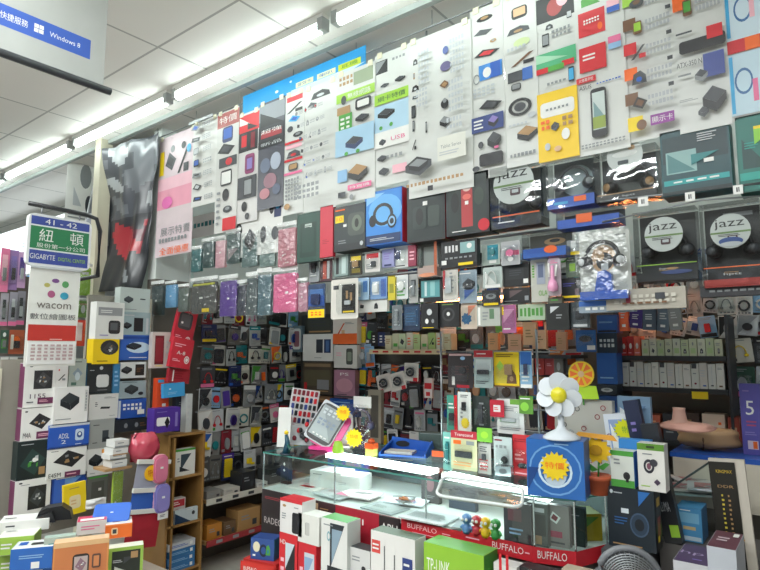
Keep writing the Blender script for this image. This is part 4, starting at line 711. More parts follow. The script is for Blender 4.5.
boxat(60, 537, .63, .13, .07, .05, 62, 'b0bcb0', 'l .5 .5 .7 .4 T 2', 'pale green flat pack wedged behind the orange tablet box', top='a8bcb0')
# yellow bag, blue case, black folded case
t0, rz, w, h = place(PX(-3.35), (65, 483, 87, 514)); carton(PX(-3.35), (65, 483, 87, 514), .02, 'f0d01c', 'R .5 .4 .5 .42 e8d8b0;l .5 .4 .36 .2 d8b080 2;l .5 .85 .5 .06 A 1', 'bright yellow packet with pale label on the pile of boxes', cat='packet', name='packet', rl=-4)
b = B(); b.X = Matrix.Rotation(math.radians(-62), 4, 'X'); b.rslab(0, .06, .17, .13, 0, .02, .015, mat('2f62c0', .3)); b.art('r .5 .5 .08 .05 W', .17, .12); b.X = None
tag(b.build('tablet_case', None, onZ(110, 521, .665), math.radians(55)), 'blue slip case lying tilted on the orange box', 'case')
b = B(); rg = random.Random(8)
b.slab([(-.08, 0), (.09, 0), (.08, .04), (.04, .07), (-.03, .065), (-.06, .05)], 0, .08, mat('1c1c1e', .35, bump=.5)); b.slab([(-.13, .0), (.02, .0), (0, .05), (-.06, .03)], -.03, .0, mat('232325', .4))
tag(b.build('black_case', None, onZ(52, 521, .635), math.radians(60)), 'crumpled black soft case on the pile, below the A75M box', 'case')
b = B(); b.X = Matrix.Translation((0, 0, 0)); sheet(b, .11, .05, 0, .03, mat('dcdcdc', .15, coat=.8), random.Random(6)); b.box(0, .012, .025, .1, .012, .045, 'W')
tag(b.build('plastic_bag', None, PX(-3.3).at(96, 508), math.pi / 2), 'shiny white plastic bag behind the blue slip case', 'bag')
# ------------------------------------------------------------------ glass counter
CT, CB = .955, .765                        # glass top, display floor
OUT = [(-2.47, 2.13), (-.93, 2.13), (-.79, 2.17), (-.73, 2.34), (-.73, 2.72), (-2.47, 2.72)]
t = thing('glass_counter', (-1.6, 2.13, 0), 0, 'long glass display counter with lit showcase across the stall front', 'counter')
ox, oy = -1.6, 2.13
def prism(b, pts, z0, z1, m): 
    n = len(pts); b.add([(x - ox, y - oy, z0) for x, y in pts] + [(x - ox, y - oy, z1) for x, y in pts],
          [tuple(range(n - 1, -1, -1)), tuple(range(n, 2 * n))] + [(i, (i + 1) % n, n + (i + 1) % n, n + i) for i in range(n)], m)
def shrink(k): return [(-1.6 + (x + 1.6) * (1 - k / .87), 2.43 + (y - 2.43) * (1 - k / .3)) for x, y in OUT]
b = B(); prism(b, shrink(.01), 0.05, CB - .02, mat('6a6664', .5)); b.build('cabinet', t)
b = B(); prism(b, shrink(.03), 0, .05, 'K'); b.build('plinth', t)
b = B(); prism(b, OUT, CB - .02, CB, mat('d8dcd8', .4)); b.build('display_floor', t)
b = B(); n = 6; b.add([(x - ox, y - oy, CT) for x, y in OUT] + [(x - ox, y - oy, CT - .008) for x, y in OUT], [tuple(range(n))], film((.88, .98, .95, 1), .10, 0, rough=.03, key='topglass'))
b.add([(x - ox, y - oy, CT) for x, y in OUT] + [(x - ox, y - oy, CT - .008) for x, y in OUT], [(i, n + i, n + (i + 1) % n, (i + 1) % n) for i in range(n)], mat('4c8a80', .1)); b.build('top_glass', t)
for i in range(4):
    (x0, y0_), (x1, y1_) = OUT[i], OUT[i + 1]; b = B(); b.add([(x0 - ox, y0_ - oy, CB), (x1 - ox, y1_ - oy, CB), (x1 - ox, y1_ - oy, CT - .009), (x0 - ox, y0_ - oy, CT - .009)], [(0, 1, 2, 3)], GLASS); b.build('front_glass', t)
for x, y in OUT[:5] + [(-1.95, 2.135), (-1.42, 2.135)]:
    b = B(); b.box(x - ox + (.004 if x < -2 else 0), y - oy + .004, (CT + CB) / 2 - .004, .006, .006, CT - CB - .01, CHROME); b.build('corner_post', t)
b = B(); b.box(0, .58, (CT + CB) / 2, 1.7, .008, CT - CB - .012, mat('7e8c90', .15, .7)); b.build('mirror_back', t)
for (xa, ya, xb, yb) in ((-2.22, 2.40, -1.52, 2.36), (-1.44, 2.34, -.90, 2.24)):  # bars made wider than a tube to stand in for glare on the glass
    b = B(); dy = (yb - ya) / (xb - xa) * (xb - xa); P4 = [(xa - ox, ya - oy - .042), (xb - ox, yb - oy - .042), (xb - ox, yb - oy + .042), (xa - ox, ya - oy + .042)]; b.add([(x, y, z) for z in (CT - .034, CT - .014) for x, y in P4], [(3, 2, 1, 0), (4, 5, 6, 7), (0, 1, 5, 4), (1, 2, 6, 5), (2, 3, 7, 6), (3, 0, 4, 7)], emit('f4fffc', CASE * .4))
    q = b.build('widened_light_bar', t); b = B(); b.tube([(xa - ox - .02, ya - oy, CT - .022), (xa - ox - .001, ya - oy, CT - .022)], .013, 'W', 8); b.build('tube_cap', q)
# printed strips on the counter front
FS = PY(2.118)
def frontstrip(x0, x1, z0, z1, base, art, label, y=2.122):
    b = B(); w = x1 - x0; h = z1 - z0; b.box(0, .002, h / 2, w, .004, h, base); b.art(art, w, h, 4); return tag(b.build('printed_strip', None, ((x0 + x1) / 2, y, z0)), label, 'sign')
frontstrip(-2.46, -2.22, .50, .765, '2a2426', 'l .5 .85 .8 .06 8a3038 2;t .45 .42 .7 .12 b8b0ac RADEON;l .7 .2 .3 .06 G 1', 'black and dark red panel at the left end of the counter front')
frontstrip(-2.22, -1.93, .69, .765, '3a2024', 'r .25 .5 .4 .7 6a3038;r .55 .6 .12 .5 c8a888;l .8 .5 .3 .3 A 2', 'narrow maroon panel with small pictures under the counter glass')
frontstrip(-1.93, -1.55, .44, .765, 'a02030', 'r .45 .84 .02 .08 W', 'plain dark red panel on the counter front left of APU', 2.123)
frontstrip(-1.66, -1.545, .66, .765, '2a2022', 't .5 .5 .8 .42 e8e4e0 APU', 'small black sign reading APU on the counter front', 2.117)
frontstrip(-1.54, -1.24, .712, .768, 'c02430', 't .36 .62 .5 .36 f0c8c8 BUFFALO;l .8 .5 .2 .3 Q 2;l .5 .2 .6 .1 Q 1', 'red strip with pale lettering right of the APU sign')
frontstrip(-1.24, -.93, .716, .772, 'c42632', 'l .22 .65 .3 .2 Q 1;l .24 .3 .3 .1 Q 1;t .66 .55 .42 .44 f0e0e0 BUFFALO;l .93 .5 .08 .2 Q 1', 'red strip with slanted lettering in the middle of the counter')
b = B(); zz = (.70, .762)
b.add([(0, 0, 0), (.15, .045, 0), (.15, .045, 0.056), (0, 0, 0.056)], [(0, 1, 2, 3)], mat('c42632')); b.add([(0, .003, 0), (.15, .048, 0), (.15, .048, 0.056), (0, .003, 0.056)], [(3, 2, 1, 0)], mat('c42632'))
b.add([(.15, .045, 0), (.21, .20, 0), (.21, .20, 0.056), (.15, .045, 0.056)], [(0, 1, 2, 3)], mat('c42632'))
vs, fs, asp = textmesh('BUFFALO'); b.add([(.02 + x * .10, .30 * (.02 + x * .10) - .002, .018 + z * .028) for x, z in vs], fs, 'W')
tag(b.build('printed_strip', None, (-.935, 2.118, .716)), 'red strip with white slanted lettering wrapping the counter corner', 'sign')

def stand(px, py, z, w, h, d, yaw, base, art, label, side=None, top=None, name='product_box', cat='box', group=None, sart=None, tart=None, lean=0):
    p = onZ(px, py, z); b = B(); b.box(0, d / 2, h / 2, w, d, h, base); b.art(art, w, h, hash_(label))
    if side: b.box(0, d / 2, h / 2, w + .0012, d - .003, h - .003, side)
    if top: b.box(0, d / 2, h / 2, w - .003, d - .003, h + .0012, top)
    if tart: b.X = Matrix.Translation((0, 0, h + .001)) @ Matrix.Rotation(-math.pi / 2, 4, 'X'); b.L = 1; b.art(tart, w, d, 7); b.X = None
    if sart: b.X = Matrix.Translation((w / 2 + .001, d / 2, 0)) @ Matrix.Rotation(math.pi / 2, 4, 'Z'); b.L = 1; b.art(sart, d, h, 9); b.X = None
    return tag(b.build(name, None, p, rot=(lean, 0, math.radians(yaw))), label, cat, group)
# inside the showcase
Zf = CB + .001
stand(325, 489, Zf, .20, .09, .14, 8, 'e4e4e0', 'l .3 .8 .4 .1 G 1', 'white carton at the left inside the showcase', top='eaeaea')
stand(346, 492, Zf, .16, .08, .14, 12, 'ecece8', 'l .4 .5 .4 .2 S 2', 'second white carton in the showcase, right of the first', top='f0f0ee')
stand(284, 484, Zf, .06, .165, .03, 0, '24282a', 'd .5 .65 .3 .14 W;d .5 .45 .3 .1 W', 'black card with white marks inside the showcase, left end')
stand(347, 481, Zf, .30, .15, .02, 0, '2c66b4', 'V .4 .6 .6 .5 5a94d4', 'blue board at the back of the showcase, left', cat='board', name='backing_board')
stand(430, 503, Zf, .10, .15, .03, 0, '4c4a4c', 'e .5 .6 .5 .5 8a6a70;l .5 .2 .6 .1 G 2', 'grey red pack at the back of the showcase, middle')
stand(462, 510, Zf, .14, .14, .03, 0, '2f3e50', 'd .5 .5 .5 .4 4a5a70', 'navy pack at the back of the showcase behind the clear tray')
rg = random.Random(12); MG = ['white leaflet with red marks', 'pale grey magazine', 'white booklet with pink corner', 'silver folder', 'white sheet with blue marks', 'light grey leaflet', 'white folder with a diagonal band', 'silver grey magazine with dark cover line']
for i, (px, py, w, d, yaw) in enumerate(((300, 490, .2, .13, 5), (325, 497, .2, .13, -6), (352, 498, .2, .14, 8), (375, 512, .19, .14, -4), (402, 505, .2, .14, 14), (420, 522, .22, .15, 3), (450, 528, .22, .14, -5), (470, 531, .16, .13, 12))):
    b = B(); b.box(0, d / 2, .003, w, d, .006, ['e8e6e2', 'c0c4c6', 'ecdede', 'aab0b4', 'e2e8ee', 'c8ccce', 'dfe1e0', '9aa0a6'][i]); b.X = Matrix.Translation((0, 0, .007)) @ Matrix.Rotation(-math.pi / 2, 4, 'X')
    b.art(['p .5 .5 .5 .4 R M;l .5 .8 .6 .1 R 2', 'l .4 .7 .6 .3 G 4;r .7 .3 .3 .3 S', 'v .2 .2 .4 .4 P;l .6 .6 .5 .3 G 3', 'r .5 .5 .8 .7 S;l .4 .5 .5 .3 G 3', 'p .4 .5 .5 .5 B L;l .7 .3 .3 .3 U 3', 'l .5 .5 .8 .6 G 6', 'V .5 .5 .9 .8 S;l .3 .7 .3 .2 G 2', 'r .5 .8 .9 .2 D;l .5 .4 .6 .4 W 3'][i], w, d, i)
    b.X = None; tag(b.build('leaflet', None, onZ(px, py, Zf + .0065 * (i % 3)), math.radians(yaw)), MG[i] + ' lying on the showcase floor', 'leaflet')
def figure(px, py, c, label, c2='W'):
    b = B(); b.lathe([(0, 0), (.016, 0), (.02, .012), (.017, .03), (.010, .036), (.016, .042), (.021, .054), (.018, .068), (.008, .075), (0, .076)], mat(c, .3, coat=.5), 14)
    for e in (-1, 1): b.lathe([(0, -.006), (.006, -.003), (.006, .004), (0, .007)], c2, 8, (e * .008, -.019, .056)); b.tube([(e * .016, 0, .03), (e * .026, -.006, .018)], .005, c, 6)
    tag(b.build('toy_figure', None, onZ(px, py, Zf)), label, 'toy', 'small toy figures in the showcase')
figure(467, 533, '5a8ac0', 'pale blue toy figure, leftmost in the showcase corner'); figure(477, 535, 'b8283a', 'red toy figure between the blue and yellow ones')
figure(486, 537, 'e8c020', 'yellow toy figure between the red and green ones'); figure(496, 539, '3a9a4a', 'green toy figure, rightmost of the small toys')
b = B(); rg = random.Random(3)
for i in range(7): b.tube([(rg.uniform(-.05, .05), rg.uniform(-.03, .03), .006 + .004 * i) for _ in range(6)], .004, rg.choice([mat('e8884a'), 'Q', 'S', 'W']), 6)
tag(b.build('cable_bundle', None, onZ(405, 503, Zf + .022)), 'tangled orange and silver cables lying in the showcase', 'cable')
for (px, py, w, h, base, art, lb) in ((518, 544, .11, .15, '3a4248', 'r .4 .7 .5 .3 6a4850;l .5 .3 .6 .2 L 2;r .5 .1 .8 .1 D', 'dark pack with red picture standing at the right of the showcase'),
        (538, 546, .08, .155, '4c5854', 'r .5 .85 .7 .1 S;r .5 .5 .8 .5 2a3634;r .5 .15 .4 .2 A', 'grey green pack between two dark packs in the showcase'),
        (558, 547, .09, .15, '8a8480', 'p .4 .7 .5 .3 W M;r .4 .3 .6 .15 a83050;l .5 .1 .7 .1 D 1', 'grey pack with white swirl and red band in the showcase'),
        (576, 546, .07, .14, '1c2c28', 'l .5 .8 .6 .05 G 1', 'very dark green pack right of the grey pack in the showcase')):
    stand(px, py, Zf, w, h, .03, 4, base, art, lb)
stand(590, 541, Zf, .10, .10, .12, 40, 'b89a20', 'V .5 .6 .8 .6 5a8a2c', 'yellow green carton at the right corner of the showcase', top='c8d0a0')

# ------------------------------------------------------------------ on top of the counter
Zt = CT + .001
def tablet_stand():
    p = onZ(320, 450, Zt) + Vector((0, 0, .03)); t = thing('tablet', p, math.radians(14), 'white framed tablet leaning on a pink stand on the counter', 'tablet', None, (0, math.radians(0), math.radians(22)))
    X = Matrix.Rotation(math.radians(26), 4, 'Y') @ Matrix.Rotation(math.radians(-24), 4, 'X')
    b = B(); b.X = X; b.rslab(-.03, .115, .165, .235, 0, .009, .012, 'c8ccd0'); b.X = X @ Matrix.Translation((-.03, 0, 0)); b.art('R .5 .5 .96 .97 101216;r .5 .52 .82 .8 8a9498;v .5 .5 .82 .76 a8b2b4;g .5 .78 .7 .18 c8d0d4 4 2;g .5 .5 .7 .2 7c8ca0 4 2;g .5 .17 .6 .06 W 4 1', .165, .225); b.build('tablet_body', t)
    b = B(); b.X = X; b.rslab(.0, .10, .17, .22, .012, .03, .03, mat('e0408c', .3)); b.X = None; b.rslab(.02, -.019, .17, .018, -.01, .05, .008, mat('e0408c', .3)); b.build('pink_stand', t)
tablet_stand()
STX = math.radians(20)
p = onZ(345, 447, Zt)
b = B(); b.rslab(0, .095, .09, .19, 0, .012, .03, 'dcd8d4'); b.slab([(-.04, 0), (.04, 0), (.04, .01), (-.04, .01)], -.03, .05, 'dcd8d4'); tag(b.build('display_stand', None, p, STX), 'white rounded stand behind the tablet with two yellow stars', 'stand')
stargroup('star_sticker', tuple(PY(p.y - .09).at(343, 413)), 0, .045, 'yellow star price sticker at the top corner of the tablet', rot=(0, 0, STX))
stargroup('star_sticker', tuple(PY(p.y - .07).at(354, 438)), 0, .052, 'larger yellow star price sticker right of the tablet', rot=(0, 0, STX))
b = B(); b.lathe([(0, 0), (.03, 0), (.032, .015), (.026, .04), (.02, .06), (0, .065)], 'H', 12); tag(b.build('yellow_cup', None, onZ(338, 453, Zt)), 'small pale lime cup at the foot of the tablet', 'cup')
# white card, peg figure, sample board
b = B(); b.box(0, .005, .11, .075, .01, .22, 'e4e4e0'); tag(b.build('white_card', None, onZ(283, 447, Zt), rot=(math.radians(-8), 0, math.radians(30))), 'blank white card standing at the left end of the counter', 'card')
b = B(); b.tube([(0, 0, 0), (.01, 0, .06), (.0, 0, .10)], [.022, .014, .009], mat('1f4a5c', .3), 8); b.tube([(.02, 0, 0), (.04, -.01, .035), (.01, 0, .05)], .009, mat('2a5a50', .3), 8)
b.lathe([(0, 0), (.011, .004), (.012, .016), (0, .024)], 'Y', 10, (0, 0, .10)); b.lathe([(0, -.001), (.04, -.001), (.04, .006), (0, .006)], mat('1c2c38'), 12, (.01, 0, 0)); tag(b.build('pen_holder', None, onZ(286, 454, Zt)), 'small dark teal gadget with yellow tip on the counter left end', 'gadget')
t0, rz, w, h = place(VP(50, 0, (-2.45, 2.55, 0)), (284, 389, 312, 441)); t = thing('sample_board', t0, rz, 'white board of small dark phone case samples leaning on the counter', 'board', None, (0, math.radians(9), rz))
b = B(); b.box(0, .006, h / 2, w, .012, h, 'dcdcdc'); b.build('board', t)
rg = random.Random(2)
for j in range(7):
    for i in range(6):
        b = B(); b.rslab((i - 2.5) * w / 6.4, h * (.93 - j * .135), w / 9.5, h * .10, -.005, 0, .004, rg.choice(['N', 'K', 'M', 'D', 'R', '3a4a8c', 'K'] if j else ['M', 'R', '8a2a3c', 'D'])); b.build('case_sample', t)
# red and black keychain rack between board and tablet
b = B(); rg = random.Random(9); b.box(0, .02, .055, .14, .04, .11, 'S')
for i in range(9): b.lathe([(0, -.014), (.011, -.010), (.013, .004), (.006, .014), (0, .015)], rg.choice(['K', 'M', 'K', 'D', 'R']), 8, (rg.uniform(-.06, .06), -.012, rg.uniform(.03, .12)))
tag(b.build('charm_rack', None, onZ(300, 445, Zt), math.radians(25)), 'small rack of black and red charms between sample board and tablet', 'rack')
# grey and purple pack hanging right of the tablet
t0, rz, w, h = place(PY(2.62), (350, 396, 375, 447)); t = thing('headset_pack', t0, 0, 'dark purple grey headset in plastic under a white card behind the tablet', 'headset')
b = B(); b.box(0, 0, h * .88, w * .7, .004, h * .22, 'dcdcd8'); b.build('header_card', t)
b = B(); headphones(b, w * .36, -.01, h * .5, mat('3c3a50', .4), mat('5c5a78', .4), .02); b.lathe([(0, 0), (w * .3, .0), (w * .34, .03), (w * .2, .06), (0, .07)], mat('4c3c58', .5), 14, (0, 0, 0)); b.build('headset', t)
b = B(); sheet(b, w, h * .85, -.05, .02, BAG, random.Random(1)); b.build('plastic_bag', t)
b = B(); b.box(0, .02, .018, .05, .04, .036, 'c8c86a'); b.box(0, .02, .05, .055, .045, .028, mat('d85a28', .3)); b.lathe([(0, 0), (.02, .004), (.014, .02), (0, .022)], mat('d85a28'), 10, (.0, .02, .064)); tag(b.build('candy_box', None, onZ(369, 456, Zt)), 'small orange and pale green block on the counter left of the blue basket', 'box')
# blue basket
p = onZ(402, 457, Zt); t = thing('blue_basket', p, math.radians(18), 'blue plastic tray with raised back and oval handle hole on the counter', 'tray')
MB = mat('2458b0', .3)
b = B(); b.box(0, .09, .004, .26, .18, .008, MB); b.build('base', t)
b = B(); b.slab([(-.13, 0), (.13, 0), (.10, .055), (-.11, .075)], .17, .18, MB); b.build('back_wall', t)
for e in (-1, 1):
    b = B(); b.add([(e * .13, 0, 0), (e * .13, .18, 0), (e * .115, .18, .06), (e * .125, 0, .018), (e * .122, 0, 0), (e * .122, .18, 0), (e * .107, .18, .06), (e * .117, 0, .018)], [(0, 1, 2, 3), (7, 6, 5, 4), (3, 2, 6, 7), (0, 3, 7, 4)], MB); b.build('side_wall', t)
b = B(); b.slab([(-.05 + .04 * math.cos(i * .5236), .04 + .016 * math.sin(i * .5236)) for i in range(12)], .166, .169, 'K'); b.build('handle_hole', t)
b = B(); b.box(-.03, .07, .014, .15, .09, .012, 'c4c4bc'); tag(b.build('paper_pad', None, (p.x, p.y, p.z), math.radians(18)), 'white paper pad lying inside the blue tray', 'pad')
stand(434, 452, Zt, .17, .10, .06, 18, '3c4a46', 'l .5 .95 .9 .05 G 1', 'dark grey green case standing behind the blue tray', cat='case', name='tool_case')
stand(438, 462, Zt, .07, .055, .04, 10, '2a2a2a', 'r .5 .7 .9 .5 d8501c;l .5 .2 .6 .2 D 1', 'small black and orange box right of the blue tray')
# clear tray hanging over the counter edge
FT = film((.9, .94, .94, 1), .6, .4, rough=.22, key='frosted'); p = onZ(478, 505, Zt); t = thing('clear_tray', (p.x, p.y, Zt), math.radians(12), 'frosted clear plastic tray lying tilted at the counter front edge', 'tray', None, (math.radians(14), math.radians(4), math.radians(22)))
b = B(); q = rr(0, 0, .30, .15, .03); b.add([(x, z + .06, .012) for x, z in q], [tuple(range(len(q)))], FT); b.build('tray_base', t)
b = B(); b.tube([(x, z + .06, .022) for x, z in q], .006, mat('dfe6e4', .15, coat=.5), 6, True); b.build('rim', t)
# hook stand with hanging cards above the counter
CX = PY(2.50)
b = B()
xa, xb = CX.at(436, 400).x, CX.at(560, 400).x
for py in (352, 407, 428): z = CX.at(490, py).z; b.tube([(xa, 2.515, z), (xb, 2.515, z)], .004, STEEL, 6)
for px in (440, 537): x = CX.at(px, 400).x; b.tube([(x, 2.515, CT + .01), (x, 2.515, CX.at(490, 330).z)], .006, STEEL, 8)
tag(b.build('wire_rack', None), 'steel wire rack holding hanging cards above the counter', 'rack')
CD = [((448, 353, 473, 388), '2c2628', 'r .5 .95 .9 .06 c8a0a0;e .6 .85 .2 .1 L;r .22 .2 .12 .24 c8c4c0;r .6 .05 .5 .08 a02030;l .6 .5 .6 .3 5a3a3c 4', 'black blister card with grey tag, upper left on the wire rack', 'e .6 .5 .3 .2 K'),
      ((474, 350, 493, 388), '8a9896', 'r .5 .9 1 .18 b02430;l .5 .9 .7 .06 W 1;r .5 .6 .8 .3 b8c0c0;l .5 .15 .8 .1 D 2', 'grey card with a red header and a black stick on the wire rack', 'b .5 .42 .6 .12 K'),
      ((494, 352, 519, 387), 'e8c822', 'r .3 .35 .5 .5 c8b43c;d .25 .6 .3 .3 H;p .7 .3 .4 .4 X A;l .5 .9 .8 .1 8a6a10 2;r .5 .02 1 .04 X', 'bright yellow card with two green and brown gadgets on the wire rack', 'b .6 .5 .3 .3 A'),
      ((520, 351, 532, 388), '8ab0cc', 'r .5 .8 .9 .35 2a66b4;l .5 .3 .7 .3 W 3;r .5 .05 .9 .1 W', 'rounded blue and white card at the right of the yellow card', 'b .5 .5 .3 .3 N'),
      ((447, 395, 458, 431), '3f8a78', 'r .8 .5 .3 1 R;l .4 .7 .5 .2 W 2;r .4 .3 .5 .3 2a5a50', 'narrow teal card with a red edge on the wire rack', 'b .45 .4 .4 .2 K'),
      ((458, 392, 471, 434), 'dcdcd8', 'l .5 .9 .6 .08 D 2;s .55 .26 .7 .28 Y;l .3 .5 .2 .3 G 3', 'tall white card with small yellow star in the middle of the rack', 'b .5 .66 .3 .2 K'),
      ((472, 396, 490, 432), '2a3230', 'l .6 .5 .4 .7 G 6;V .3 .4 .3 .5 4a5a54', 'dark card with grey print left of the small red card', 'b .5 .5 .25 .5 D'),
      ((490, 400, 504, 417), 'b02034', 'r .5 .5 .5 .4 d8d0d0;l .5 .5 .4 .2 R 2', 'small crimson card with white centre on the wire rack', None),
      ((497, 399, 524, 434), 'dcdcda', 'r .75 .92 .5 .15 6a9a3a;l .5 .72 .7 .16 G 3;R .4 .38 .6 .12 a0b8a0;l .5 .15 .8 .1 G 2', 'wide white card with green top corner on the wire rack', 'b .45 .4 .5 .1 S'),
      ((519, 396, 533, 414), '5a8a34', 'e .4 .4 .6 .5 8ac848;l .5 .85 .8 .15 W 1', 'small green card at the upper right of the wide white card', None),
      ((443, 432, 452, 470), '7cb8b0', 'l .5 .85 .7 .1 W 1;r .5 .45 .4 .6 2a7a7c', 'narrow pale teal card left of the large red header card', 'b .5 .45 .3 .5 T'),
      ((451, 431, 477, 470), 'c8c49c', 'r .5 .9 1 .2 b02a38;t .5 .9 .7 .08 W Transcend;r .25 .7 .3 .1 O;r .75 .7 .3 .1 G;l .5 .15 .8 .14 e0a060 2', 'large card with red header, pale yellow body and black flash drive', 'b .5 .4 .64 .16 D'),
      ((478, 443, 491, 474), 'b8b4b0', 'l .5 .8 .7 .2 D 3;l .5 .3 .7 .4 R 4', 'narrow grey card between the red header card and the pale blue card', 'b .5 .55 .3 .2 D'),
      ((494, 437, 512, 472), 'b4bcbc', 'l .4 .9 .7 .1 M 1;g .4 .72 .7 .12 G 3 1;l .5 .15 .8 .1 D 1', 'pale blue grey card with a round black gadget near the fan box', 'e .6 .35 .34 .22 K'),
      ((513, 435, 534, 476), 'c02c34', 'r .78 .6 .24 .2 e0d8d8;l .4 .86 .6 .1 8a1a24 2;l .35 .45 .5 .2 e0a0a0 2;l .5 .06 .8 .06 Q 1', 'red card with black oval gadget left of the blue fan box', 'e .5 .25 .5 .13 K'),
      ((477, 428, 492, 442), '7ab840', 'e .5 .5 .5 .5 H', 'small lime green card tucked above the narrow grey card', None)]
for i, (rc, c, a, lb, pr) in enumerate(CD):
    blister(CX.off(-.02 * (i % 2) - (.03 if rc[1] > 426 else 0)), rc, c, a, pr, lb, cat='card', name='hanging_card', group='cards hanging above the counter', dome=(.5, .42, .7, .5) if pr else None, dd=.014)
stand(503, 476, Zt, .07, .04, .05, 10, mat('9aa4a8', .2, .6), 'e .5 .5 .5 .6 D', 'small silver round gadget on the counter under the pale blue card', cat='gadget', name='gadget')
# fan box, white flower fan, orange flower sign
p = onZ(556, 498, Zt); FBY = p.y
t = thing('fan_box', p, math.radians(14), 'blue fan carton with white ring and yellow star on the counter', 'box', None, (0, 0, math.radians(10)))
b = B(); b.box(0, .07, .105, .21, .14, .21, '2460a8'); b.art('l .7 .93 .4 .04 L 1;o .5 .48 .92 .88 6a9cd0 .93;o .5 .46 .6 .58 c8dcea .86;e .5 .4 .4 .4 b8c8d8;V .12 .3 .2 .4 123c78', .21, .21); b.build('carton', t)
b = B(); b.slab(star(0, .115, .055, .055, 16), -.006, -.003, 'e8c81c'); b.y0 = .0065; b.art('t .5 .56 .35 .12 O 特價', .2, .21); b.build('star_sticker', t)
fp = Vector((p.x + .01, p.y + .05, p.z + .211)); t = thing('table_fan', fp, math.radians(12), 'white flower shaped table fan with yellow centre on the blue carton', 'fan')
WF = mat('d6dce2', .3)
b = B(); b.lathe([(0, 0), (.07, 0), (.07, .006), (.05, .02), (.02, .035), (.012, .05), (.012, .10), (0, .10)], WF, 20); b.build('base', t)
for i in range(7):
    a = i * 2 * math.pi / 7; b = B(); b.X = Matrix.Translation((0, -.03, .165)) @ Matrix.Rotation(a, 4, 'Y') @ Matrix.Rotation(.35, 4, 'Z')
    b.slab([(.036 * math.cos(q * .5236), .052 + .034 * math.sin(q * .5236)) for q in range(12)], 0, .004, WF); b.build('petal_blade', t)
b = B(); b.lathe([(0, -.05), (.022, -.048), (.03, -.038), (.03, -.03), (0, -.03)], mat('e0d428', .3), 16, (0, 0, .165), 'y'); b.build('hub', t)
b = B(); b.lathe([(0, -.025), (.025, -.02), (.028, .0), (.02, .02), (0, .025)], WF, 14, (0, .0, .165), 'y'); b.build('motor', t)
t0, rz, w, h = place(PY(2.56), (555, 400, 613, 456)); t0.z = CT + .002; h = PY(2.56).at(584, 400).z - t0.z
rg = random.Random(4)
b = B(); b.box(0, .02, h / 2, w, .04, h, 'a8a49c'); b.art(';'.join(('o %.2f %.2f .09 .07 %s .7' if i % 3 else 'r %.2f %.2f .05 .04 %s') % (rg.random() * .9 + .05, rg.random() * .9 + .05, rg.choice(['D', 'G', 'M', '6a3a5c'])) for i in range(34)), w, h); tag(b.build('doodle_bag', None, t0), 'pale paper bag with ring doodles behind the white fan', 'bag')
q = PY(2.53).at(581, 374); t = thing('flower_sign', (q.x, 2.53, q.z), 0, 'round orange and yellow flower sign with a lime leaf above the fan', 'sign')
b = B(); r = 0.056; b.slab([(r * math.cos(i * .2618), r * math.sin(i * .2618)) for i in range(24)], 0, .005, 'e8c428'); b.X = None
for i in range(8):
    a = i * math.pi / 4; b.L = 2; b.flat([(.012 * math.cos(a), .012 * math.sin(a)), (.05 * math.cos(a - .28), .05 * math.sin(a - .28)), (.05 * math.cos(a + .28), .05 * math.sin(a + .28))], 'e8702c')
b.L = 3; b.flat([(.014 * math.cos(i * .6283), .014 * math.sin(i * .6283)) for i in range(10)], 'F'); b.build('flower', t)
b = B(); b.slab([(-.055, -.05), (.06, -.05), (.07, -.105), (-.06, -.11)], .006, .010, 'a8cc2c'); b.build('leaf', t); b = B(); b.tube([(0, .012, -.02), (0, .02, h + t0.z - q.z - .02)], .004, 'C', 6); b.build('stick', t)
# sunflower pot
p = onZ(599, 494, Zt) + Vector((0, 0, 0)); t = thing('flower_pot', p, 0, 'orange pot with yellow paper sunflower at the right counter corner', 'plant')
b = B(); b.lathe([(0, 0), (.034, 0), (.042, .055), (.047, .055), (.047, .072), (.04, .072), (.04, .064), (0, .064)], mat('c8603c', .5), 18); b.build('pot', t)
b = B(); b.tube([(0, 0, .06), (.004, 0, .12), (0, -.005, .165)], .004, 'C', 6); b.slab([(0, .10), (.03, .12), (.045, .115), (.02, .09)], -.004, .0, 'C'); b.slab([(0, .09), (-.03, .11), (-.045, .10), (-.02, .08)], -.004, .0, 'C'); b.build('stem', t)
b = B(); b.X = Matrix.Translation((0, -.014, .165)); b.slab(star(0, 0, .06, .05, 12), 0, .004, 'e0b41c'); b.X = None; b.X = Matrix.Translation((0, -.016, .165)); b.slab([(.024 * math.cos(i * .6283), .02 * math.sin(i * .6283)) for i in range(10)], -.004, 0, 'b88a1c'); b.build('sunflower_head', t)
b = B(); b.X = Matrix.Translation((.0, -.03, .215)); b.slab([(-.075, 0), (.085, -.008), (.07, .012), (-.06, .016)], 0, .003, 'e0a03c'); tag(b.build('orange_tag', t), None)

